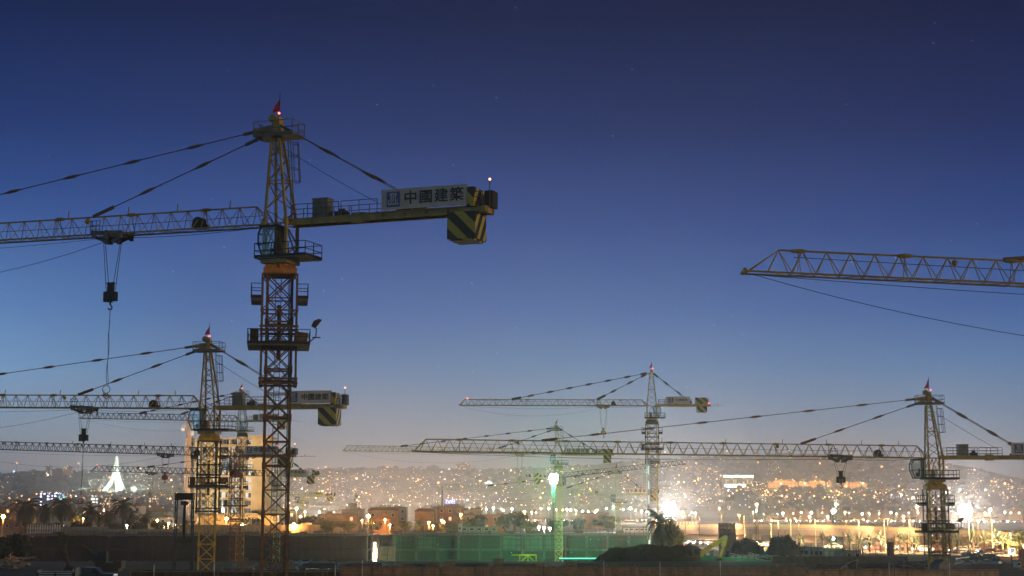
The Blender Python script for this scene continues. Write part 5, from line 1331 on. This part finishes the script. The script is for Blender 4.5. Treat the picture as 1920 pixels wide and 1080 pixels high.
# coast road lamps
for i in range(30):
    px = 1420+i*17.6+(hn(i*7)-.5)*15; street_lamp('lamp in the glowing line along the coast road', px, 961.5+hn(i*3)*4-1.5, 1044-i*1.6, 'oswoso'[i % 6], 14000 if i % 3 == 0 else 0, .3+hn(i)**2*1.7, 'coast road lamps')
for i in range(17):
    x0_ = 1436+i*30+hn(i)*6; w0_ = 17+hn(i*5)*12; D = 1120+hn(i*9)*40; a, b, cx, W = span(x0_, x0_+w0_, D); z0 = g(cx, D); H = 4.2+hn(i*11)*4.5
    mb = MB(); mb.box((0, 0, H/2), (W, 10, H)); mb.box((0, -5.1, H*.52), (W*.98, .3, .25)); mb.box((W*.2, 0, H+.7), (W*.3, 4, 1.4))
    o = mb.build('seafront_block', mat('seafront_render', (.45, .33, .24), .9, 0, .2, .1), None, (cx, D, z0)); tag(o, 'low lit block in the row along the coast road', 'building', 'blocks along the coast road')
# dazzling low lights
for i, (px, y, D, r) in enumerate([(1010, 988, 512, .9), (1020, 989, 513, 1.2), (1031, 990, 514, .7)]):
    street_lamp('low dazzling white lamp beside the greenish mast, behind the green netted roof', px, y, D, 'w', 4000, r, 'low dazzling white lamps')

# ------------------------------------------------------------ the far city
HC = [window_mat('far_facade_a', (.17, .14, .12), lit=.05, es=3), window_mat('far_facade_b', (.24, .2, .16), lit=.06, es=4), window_mat('far_facade_c', (.13, .12, .12), lit=.06, es=3, litcol=(.9, .9, 1)), window_mat('far_facade_d', (.26, .14, .08), lit=.14, es=5, litcol=(1, .55, .2))]
bproto = []
rnd = random.Random(21)
for i in range(14):
    w_, d_, h_ = rnd.uniform(10, 26), rnd.uniform(9, 15), rnd.choice((6, 8, 9, 12, 15, 24))
    m = MB(); m.box((0, 0, h_/2-2), (w_, d_, h_+4)); m.box((w_*.15, 0, h_+.9), (w_*.4, d_*.5, 1.8)); m.box((-w_*.3, -d_*.1, h_+.5), (1.6, 1.6, 1.2)); m.box((w_*.5+1.8, 1, h_*.35), (4, d_*.7, h_*.7))
    for q in range(max(1, int(h_/3))): m.box((-w_*.15, -d_/2-.6, q*3+1), (w_*.4, 1.2, .25))
    me = m.mesh('hillside_building'); me.materials.append(HC[i % 4]); bproto.append(me)
cnt = 0
for i in range(260):
    for tr in range(30):
        px = rnd.uniform(-60, 1980); sy = skyline(px); py = rnd.uniform(sy-1+2, 956)
        if 1380 < px < 1690 and py < 900 and rnd.random() < .8: continue
        if 20 < px < 170 and 895 < py < 925 and rnd.random() < .85: continue
        q = on_ground(px, py, 1000)
        if q: break
    if not q: continue
    o = bpy.data.objects.new('hillside_building', bproto[rnd.randrange(14)]); COL.objects.link(o); o.location = q; o.rotation_euler.z = rnd.uniform(-.6, .6); s = rnd.uniform(.5, 1.0); o.scale = (s, s, s)
    tag(o, 'dim block of houses among the lights of the far hillside', 'building', 'buildings on the far hillside'); cnt += 1
# rest of the city as one mass
mm = MB(); 
for i in range(2600):
    px = rnd.uniform(-80, 2000); sy = skyline(px); py = sy+1+(958-sy)*rnd.random()**.8
    if 1400 < px < 1690 and py < 902 and rnd.random() < .9: continue
    if 20 < px < 170 and 895 < py < 925 and rnd.random() < .85: continue
    q = on_ground(px, py, 1000)
    if not q: continue
    w_, h_ = rnd.uniform(6, 14), rnd.uniform(3, 7); mm.box(q+Vector((0, 0, h_/2-1)), (w_, rnd.uniform(7, 12), h_+2), rnd.uniform(-.5, .5))
o = mm.build('hillside_city', HC[0]); tag(o, 'dense mass of small houses covering the far hills', 'city', None, 'stuff')
# trees on the hills as a mass
mm = MB()
for i in range(2600):
    px = rnd.uniform(-80, 2000); sy = skyline(px); py = sy+(956-sy)*rnd.random()**1.3-.3
    q = on_ground(px, py, 1900)
    if q is None:
        x_ = P(px, 900, 3990).x; q = Vector((x_, 3990, g(x_, 3990)))
    s = rnd.uniform(3, 7)
    mm.ball(q+Vector((0, 0, s*.5)), s, 6, 4, (1, 1, rnd.uniform(.5, .95)))
o = mm.build('hillside_wood', HILL); tag(o, 'scrubby woodland covering the far hills', 'woodland', None, 'stuff')
# far lamps: density read from clusters on the slopes: (px, py, spread x, spread y, count, palette)
CL = [(620, 905, 90, 12, 40, 'oow'), (700, 905, 120, 16, 50, 'osw'), (800, 905, 110, 20, 60, 'osw'), (900, 925, 130, 25, 90, 'oww'), (760, 935, 160, 15, 70, 'ooww'), (1080, 905, 110, 22, 90, 'oow'), (1150, 895, 100, 14, 50, 'oso'),
      (1250, 873, 90, 6, 45, 'oos'), (1290, 884, 60, 5, 70, 'sos'), (1260, 900, 80, 12, 50, 'oos'), (1200, 930, 110, 14, 60, 'oww'), (1370, 905, 70, 16, 60, 'oso'), (1330, 930, 120, 16, 90, 'oow'), (1420, 930, 60, 12, 70, 'oso'),
      (1540, 862, 170, 3, 34, 'oo'), (1450, 880, 14, 12, 20, 'o'), (1520, 915, 110, 7, 60, 'oso'), (1620, 940, 140, 14, 120, 'oww'), (1700, 935, 120, 14, 90, 'oww'), (1850, 930, 90, 14, 90, 'oso'), (1880, 912, 50, 8, 60, 'oso'),
      (1760, 873, 30, 8, 40, 'oo'), (1850, 885, 60, 7, 18, 'o'), (60, 937, 120, 12, 40, 'soo'), (250, 890, 70, 8, 20, 'oow'), (280, 905, 60, 8, 30, 'sow'), (170, 935, 150, 14, 60, 'oow'), (300, 935, 70, 12, 40, 'oso'), (110, 888, 60, 4, 20, 'oow'),
      (20, 890, 40, 4, 14, 'cw'), (600, 930, 80, 14, 50, 'ooww'), (1000, 890, 100, 10, 40, 'oow'), (1480, 938, 120, 10, 80, 'oso'), (960, 905, 900, 30, 300, 'oow'), (960, 945, 980, 9, 420, 'ooww'), (1500, 915, 430, 28, 160, 'oow'), (700, 915, 500, 24, 160, 'ooww')]
lamps = []
for cx, cy, sx, sy_, n, pal in CL:
    for i in range(n):
        px = cx+rnd.gauss(0, sx*.5); py = cy+rnd.gauss(0, sy_*.6)
        if py < skyline(px)+2 or py > 957 or px < -60 or px > 1980: continue
        if 1392 < px < 1700 and 870 < py < 901 and not (px < 1470 and py < 896) and rnd.random() < .93: continue
        if 15 < px < 175 and 893 < py < 926 and rnd.random() < .8: continue
        if 1760 < px < 1925 and py < 905 and abs(py-skyline(px)-9) > 6 and rnd.random() < .7: continue
        q = on_ground(px, py, 1300)
        if q and rnd.random() < .85: lamps.append((q, (lambda c_: 's' if c_ == 'w' and rnd.random() < .3 else 'o' if c_ == 'w' and rnd.random() < .35 else c_)(rnd.choice(pal)), min(1.5, .2*math.exp(abs(rnd.gauss(0, .72))))*q.y/3200))
lamps.sort(key=lambda t: -t[2]/t[0].y)
LP = {}
for k in 'sowcg':
    LP[k] = MB().ball((0, 0, 0), 1, 7, 5).mesh('far_street_lamp'); 
FL = {'s': lamp_mat('far_sodium', (1, .36, .08), 9), 'o': lamp_mat('far_warm', (1, .52, .2), 11), 'w': lamp_mat('far_white', (.95, .95, 1), 11), 'c': lamp_mat('far_cyan', (.5, .85, 1), 7), 'g': lamp_mat('far_green', (.2, 1, .5), 10)}
for k in LP: LP[k].materials.append(FL[k])
for q, k, r in lamps[:290]:
    o = bpy.data.objects.new('far_street_lamp', LP[k]); COL.objects.link(o); o.location = q+Vector((0, 0, 6+r)); o.scale = (r*1.25, r*1.25, r*1.25)
    tag(o, {'s': 'orange', 'o': 'warm yellow', 'w': 'white', 'c': 'pale blue', 'g': 'green'}[k]+' street light glowing on the far hillside', 'street light', {'s': 'orange', 'o': 'warm yellow', 'w': 'white', 'c': 'pale blue', 'g': 'green'}[k]+' lights on the far hillside')
for k in 'sowc':
    m = MB()
    for q, kk, r in lamps[290:]:
        if kk == k: m.ball(q+Vector((0, 0, 5+r)), r, 5, 4)
    if m.v: o = m.build('city_lights', FL[k]); tag(o, {'s': 'sea of small orange lights', 'o': 'sea of small warm yellow lights', 'w': 'sea of small white lights', 'c': 'small pale blue lights'}[k]+' on the far hills', 'city lights', None, 'stuff')
# masts added along the slopes to make the haze and city glow
for i in range(34):
    px = 30+i*58; py = skyline(px)+12+((i*29) % 55); q = on_ground(px, min(py, 950), 1900)
    if not q: continue
    k = 'o' if i % 3 else 's'
    e = empty('added_glow_mast', q, 0, 'light mast added for haze glow over the far hillside houses', 'light mast', 'added light masts on the far hillside')
    MB().cyl((0, 0, 0), (0, 0, 32), .5, .3, 6).build('mast', GREY, e); MB().ball((0, 0, 33), 1.3, 8, 6).build('bulb', FL[k], e)
    light('city_light', e, (0, 0, 36), 42000, (1, .74, .55), 1.5)

# named far landmarks
def far_block(label, px0, px1, ytop, D, m, name='apartment_tower', depth=18, ybase=None):
    a, b, cx, W = span(px0, px1, D); z0 = g(cx, D)-2; H = P((px0+px1)/2, ytop, D).z-z0
    mb = MB(); mb.box((0, 0, H/2), (W, depth, H)); mb.box((W*.1, 0, H+1.2), (W*.4, depth*.5, 2.4))
    for q in range(int(H/3.2)): mb.box((0, -depth/2-.4, 1+q*3.2), (W*.96, .8, .3))
    o = mb.build(name, m, None, (cx, D, z0)); tag(o, label, 'building'); return o
APV = window_mat('violet_lit_tower', (.2, .2, .45), lit=.45, es=6, litcol=(.8, .8, 1), cell=(5, 4)); APO = window_mat('orange_lit_tower', (.42, .24, .15), lit=.12, es=4)
GRID = window_mat('bright_grid_facade', (.3, .3, .32), win=(.6, .6, .6), lit=1.0, es=9, litcol=(.95, .97, 1), cell=(8.5, 8.5))
far_block('dark apartment tower on the left skyline', 85, 93, 874, 3300, HC[2]); far_block('long apartment block on the left skyline', 93, 116, 880, 3320, HC[1]); far_block('orange footed apartment tower on the left skyline', 118, 133, 876, 3300, APO)
far_block('violet lit apartment slab left of the palms', 75, 93, 925, 2300, APV); far_block('second violet lit slab with many windows', 96, 112, 925, 2320, APV); far_block('pale blue lit narrow tower beside the violet slabs', 113, 119, 929, 2320, window_mat('pale_blue_tower', (.3, .45, .5), lit=.5, es=5, litcol=(.5, .9, 1)))
far_block('white striped apartment block left of centre palms', 168, 180, 933, 1900, window_mat('white_striped', (.5, .5, .48), lit=.7, es=3, litcol=(1, 1, .95), cell=(12, 4)))
for i, (a, b, y) in enumerate([(200, 207, 936), (208, 226, 935), (148, 160, 937), (289, 296, 934), (280, 285, 938), (186, 195, 945)]): far_block(['slim salmon tower right of the striped block', 'wide salmon apartment block behind the teal shed', 'pinkish block left of the striped block', 'salmon tower near the hoist frame', 'short slim salmon tower', 'low salmon block behind the palms'][i], a, b, y, 1850+i*20, APO)
far_block('glowing white grid facade tower on the slope left of the green floodlight', 906, 925, 905, 2900, GRID)
far_block('faint salmon tower on the slope right of the striped counterweights', 609, 619, 900, 2700, APO); far_block('apartment cluster on the centre skyline', 855, 882, 870, 3700, APO); far_block('grey block left of the centre skyline cluster', 800, 822, 874, 3700, HC[2])
far_block('wide salmon apartment front among the lights right of the green crane', 1130, 1165, 893, 3000, APO, depth=14); far_block('second salmon apartment front lower on the same slope', 1108, 1140, 901, 2900, APO)
far_block('salmon block on the slope beside the bridge lamps', 1282, 1294, 917, 2500, APO); far_block('ochre hotel block with pale panel', 1438, 1446, 933, 2200, CW); far_block('beige block below the lit fortress', 1534, 1547, 907, 2800, APO); far_block('brown block right of the bright lamps on the slope', 1484, 1504, 925, 2500, APO)
# flood lit hall with white bands
D = on_ground(1384, 915).y; a, b, cx, W = span(1356, 1412, D); z0 = g(cx, D)-1; H = P(1384, 891, D).z-z0
e = empty('floodlit_hall', (cx, D, z0), 0, 'wide floodlit hall with glowing white bands on the far slope', 'building')
MB().box((0, 0, H/2), (W, 20, H)).build('wall', window_mat('hall_wall', (.55, .5, .36), lit=.3, es=2), e)
MB().box((0, -10.3, H-2), (W, .5, 3.4)).build('roof_light_band', lamp_mat('white_band', (1, .97, .85), 4), e)
MB().box((0, -10.3, H*.2), (W-3, .5, H*.25)).build('base_light_band', MATS['white_band'], e)
# fortress
FO = window_mat('floodlit_stone', (.6, .37, .16), win=(.25, .12, .04), lit=.2, es=4, cell=(5.5, 5))
D = on_ground(1530, 917).y; e = None
for i, (a_, b_, yt) in enumerate([(1440, 1450, 905), (1450, 1480, 901), (1480, 1492, 903), (1496, 1516, 905), (1517, 1547, 903), (1552, 1558, 903), (1583, 1590, 904), (1592, 1613, 905), (1616, 1624, 905)]):
    a, b, cx, W = span(a_, b_, D); z0 = g(cx, D)-3; H = P((a_+b_)/2, yt, D).z-z0
    if e is None: e = empty('hilltop_fortress', (cx, D, z0), 0, 'long orange floodlit hilltop fortress on the right hills', 'fortress'); x00, z00 = cx, z0
    m = MB(); m.box((cx-x00, 0, z0-z00+H/2-6), (W, 16, H+12))
    for q in range(int(W/5)): m.box((cx-x00-W/2+2.5+q*5, -8, z0-z00+H+.6), (2.4, .8, 1.2))
    m.build('fort_wall', FO, e)
for q in range(5): light('fort_floodlight', e, (5+q*36, -40, 12), 70000, (1, .55, .2), 3)
# monument: three flared fins
D = 3000; p = P(217, 906, D); z0 = g(p.x, D); H = P(217, 856, D).z-z0
e = empty('monument', (p.x, D, z0), .3, 'tall white floodlit monument of three flared fins on the left hill', 'monument')
MN = mat('white_concrete', (.75, .78, .72), .7, 0, .05)
for k in range(3):
    an = k*2*math.pi/3-math.pi/2+.25; d = Vector((math.cos(an), math.sin(an), 0)); s = Vector((-d.y, d.x, 0)); m = MB(); n = 16; prev = None
    for i in range(n+1):
        t = i/n; z = H*t; ro = 2.2+21*(1-t)**2.8+3*(1-t); ri = ro-(4.5+5*(1-t)**2); wd = (9*(1-t)+3.4)/2
        ring = [d*ro-s*wd, d*ro+s*wd, d*max(.6, ri)+s*wd*.8, d*max(.6, ri)-s*wd*.8]; ring = [v+Vector((0, 0, z)) for v in ring]; kk = len(m.v); m.v += ring
        if prev is not None:
            for q in range(4): m.f.append([prev+q, prev+(q+1) % 4, kk+(q+1) % 4, kk+q])
        prev = kk
    m.f.append([prev, prev+1, prev+2, prev+3]); m.build('fin', MN, e)
for x_, y_ in ((-38, -40), (38, -40), (0, -60)): light('monument_light', e, (x_, y_, 10), 260000, (.85, 1, .85), 2)
pole('radio_mast', 'thin radio mast with red lights on the far right skyline', 'radio mast', 1360, 845, 860, 3950, .8)

# round sign
D = 210; x = P(1897, 1035, D); e = empty('parking_sign', (x.x, D, P(1897, 1062, D).z), 0, 'white glowing sign with a letter P near the right edge', 'sign')
zc = P(1897, 1034, D).z-e.location.z
m = MB(); m.box((0, 0, zc), (.9, .12, .9)); m.build('sign_board', lamp_mat('lit_sign_face', (1, .95, .8), 1.6), e); MB().cyl((0, .1, 0), (0, .1, zc), .06).build('post', DARK, e)
lettering('P', INK, e, (0.1, -.08, zc), .8, 0, .03)
o = cabin('grey white tank box at the right edge', 1901, 1910, 1053, 1064, 175, CABW, 1, 1, ground=False)
# white lit scaffold column beside the ochre crane
D = 334; p0 = P(1214, 860, D); z0 = g(p0.x, D); H = p0.z-z0
m = lattice_mast(0, H, .55, .13, .09, .9); o = m.build('rack_column', mat('bright_galvanised', (.75, .78, .78), .4, .2), None, (P(1215, 940, D).x, D-1.5, z0)); tag(o, 'narrow bright galvanised lattice column left of the ochre crane mast', 'lattice column')
ll = MB(); 
for z in range(2, int(H), 3): ll.box((0, -.35, z), (.1, .06, 1.6))
ll.build('added_glow_slat', lamp_mat('slat_glow', (.8, 1, .95), 3), o)  # glowing slats added for floodlight reflected off the lattice

# ------------------------------------------------------------ world, haze, sun
w = bpy.data.worlds.new('World'); sc.world = w; w.use_nodes = True; nt = w.node_tree; nt.nodes.clear()
tc = nt.nodes.new('ShaderNodeTexCoord'); sep = nt.nodes.new('ShaderNodeSeparateXYZ'); nt.links.new(tc.outputs['Generated'], sep.inputs[0])
def M(op, a, b=0.0, c=None):
    n = nt.nodes.new('ShaderNodeMath'); n.operation = op
    for i, v in enumerate((a, b, c)):
        if v is None: continue
        if isinstance(v, (int, float)): n.inputs[i].default_value = v
        else: nt.links.new(v, n.inputs[i])
    return n.outputs[0]
el = M('MULTIPLY', M('ARCSINE', sep.outputs[2]), 1/math.pi*180/40)   # 0..1 over 40 degrees
def ramp(stops):
    r = nt.nodes.new('ShaderNodeValToRGB'); e = r.color_ramp.elements
    while len(e) > 1: e.remove(e[-1])
    for i, (dg, c) in enumerate(stops):
        def s2l(v): v /= 255; return v/12.92 if v < .04045 else ((v+.055)/1.055)**2.4
        x = e[0] if i == 0 else e.new(dg/40); x.position = dg/40; x.color = (*[s2l(v) for v in c], 1)
    nt.links.new(el, r.inputs[0]); return r
SKL = [(0, (172, 156, 148)), (1.5, (164, 157, 158)), (3, (134, 150, 170)), (5, (94, 132, 178)), (7.0, (66, 108, 170)), (10, (43, 80, 148)), (13.5, (23, 50, 108)), (17.5, (12, 29, 73)), (25, (22, 29, 66)), (40, (14, 18, 44))]
SKR = [(0, (158, 152, 148)), (1.5, (146, 150, 158)), (3, (106, 138, 170)), (5, (66, 120, 174)), (7.0, (38, 91, 160)), (10, (14, 58, 128)), (13.5, (6, 33, 90)), (17.5, (5, 20, 61)), (25, (16, 24, 60)), (40, (12, 16, 42))]
r1 = ramp(SKL); r2 = ramp(SKR)
az = nt.nodes.new('ShaderNodeMapRange'); az.inputs[1].default_value = -.18; az.inputs[2].default_value = .3; nt.links.new(M('DIVIDE', sep.outputs[0], M('MAXIMUM', sep.outputs[1], .05)), az.inputs[0])
mx = nt.nodes.new('ShaderNodeMix'); mx.data_type = 'RGBA'; nt.links.new(az.outputs[0], mx.inputs[0]); nt.links.new(r1.outputs[0], mx.inputs[6]); nt.links.new(r2.outputs[0], mx.inputs[7])
# brighter, cooler glow low at the far left
gl = M('MULTIPLY', M('POWER', M('MAXIMUM', M('SUBTRACT', 1, M('ABSOLUTE', M('MULTIPLY', M('SUBTRACT', el, .115), 6))), 0), 1.3), M('MULTIPLY', M('MAXIMUM', M('SUBTRACT', M('MULTIPLY', M('DIVIDE', sep.outputs[0], M('MAXIMUM', sep.outputs[1], .05)), -1), .19), 0), 5))
gm = nt.nodes.new('ShaderNodeMix'); gm.data_type = 'RGBA'; gm.blend_type = 'ADD'; gm.inputs[0].default_value = 1
gc = nt.nodes.new('ShaderNodeVectorMath'); gc.operation = 'SCALE'; gc.inputs[0].default_value = (.12, .22, .3); nt.links.new(gl, gc.inputs['Scale'])
nt.links.new(mx.outputs[2], gm.inputs[6]); nt.links.new(gc.outputs[0], gm.inputs[7])
# stars
vo = nt.nodes.new('ShaderNodeTexVoronoi'); vo.inputs['Scale'].default_value = 120; nt.links.new(tc.outputs['Generated'], vo.inputs['Vector'])
stn = M('MULTIPLY', M('LESS_THAN', vo.outputs['Distance'], .045), M('MULTIPLY', M('GREATER_THAN', M('FRACT', M('MULTIPLY', vo.outputs['Color'], 7.0)), .75), .35))
sa = nt.nodes.new('ShaderNodeMix'); sa.data_type = 'RGBA'; sa.blend_type = 'ADD'; sa.inputs[0].default_value = 1
nt.links.new(gm.outputs[2], sa.inputs[6]); nt.links.new(stn, sa.inputs[7])
bg = nt.nodes.new('ShaderNodeBackground'); nt.links.new(sa.outputs[2], bg.inputs[0]); bk = nt.nodes.new('ShaderNodeMapRange'); bk.interpolation_type = 'SMOOTHSTEP'; bk.inputs[1].default_value = -.25; bk.inputs[2].default_value = .8; bk.inputs[3].default_value = .1; bk.inputs[4].default_value = 1; nt.links.new(sep.outputs[1], bk.inputs[0])
nt.links.new(bk.outputs[0], bg.inputs[1])
# the last of the twilight from a Nishita sky with the sun just under the horizon
ns = nt.nodes.new('ShaderNodeTexSky'); ns.sky_type = 'NISHITA'; ns.sun_disc = False; ns.sun_elevation = R(-4); ns.sun_rotation = R(110)
bg2 = nt.nodes.new('ShaderNodeBackground'); nt.links.new(ns.outputs[0], bg2.inputs[0]); bg2.inputs[1].default_value = .02
ad = nt.nodes.new('ShaderNodeAddShader'); out = nt.nodes.new('ShaderNodeOutputWorld')
nt.links.new(bg.outputs[0], ad.inputs[0]); nt.links.new(bg2.outputs[0], ad.inputs[1]); nt.links.new(ad.outputs[0], out.inputs[0])
sl = bpy.data.lights.new('sun', 'SUN'); sl.energy = .95; sl.angle = R(8); sl.color = (1, .78, .5)
so = bpy.data.objects.new('sun', sl); COL.objects.link(so)
dirn = Vector((-.9, .42, -.12)); so.rotation_euler = dirn.to_track_quat('-Z', 'Y').to_euler(); so.location = (0, 0, 200)
hz = MB(); hz.box((0, 2400, 65), (7000, 5200, 190)); hm = bpy.data.materials.new('haze'); hm.use_nodes = True; hn_ = hm.node_tree; hn_.nodes.clear()
pv = hn_.nodes.new('ShaderNodeVolumePrincipled'); pv.inputs['Color'].default_value = (.95, .93, .92, 1); pv.inputs['Density'].default_value = .00022; pv.inputs['Anisotropy'].default_value = .8
oo = hn_.nodes.new('ShaderNodeOutputMaterial'); hn_.links.new(pv.outputs[0], oo.inputs['Volume'])
ho = hz.build('haze', hm); tag(ho, 'thin night haze over the site and city', 'haze', None, 'stuff')

# ------------------------------------------------------------ camera and settings
cam = bpy.data.cameras.new('camera'); cam.sensor_width = 36; cam.lens = F/1920*36; cam.clip_end = 20000; cam.clip_start = .5
co = bpy.data.objects.new('camera', cam); COL.objects.link(co); co.location = (0, 0, CAMZ); co.rotation_euler = (math.pi/2+PITCH, 0, 0); sc.camera = co
sc.view_settings.view_transform = 'Standard'; sc.view_settings.look = 'None'; sc.view_settings.exposure = 0; sc.view_settings.gamma = 1
cy = sc.cycles; cy.use_denoising = True; cy.volume_bounces = 0; cy.max_bounces = 5; cy.diffuse_bounces = 2; cy.glossy_bounces = 2; cy.transparent_max_bounces = 16; cy.sample_clamp_indirect = 4; cy.sample_clamp_direct = 120
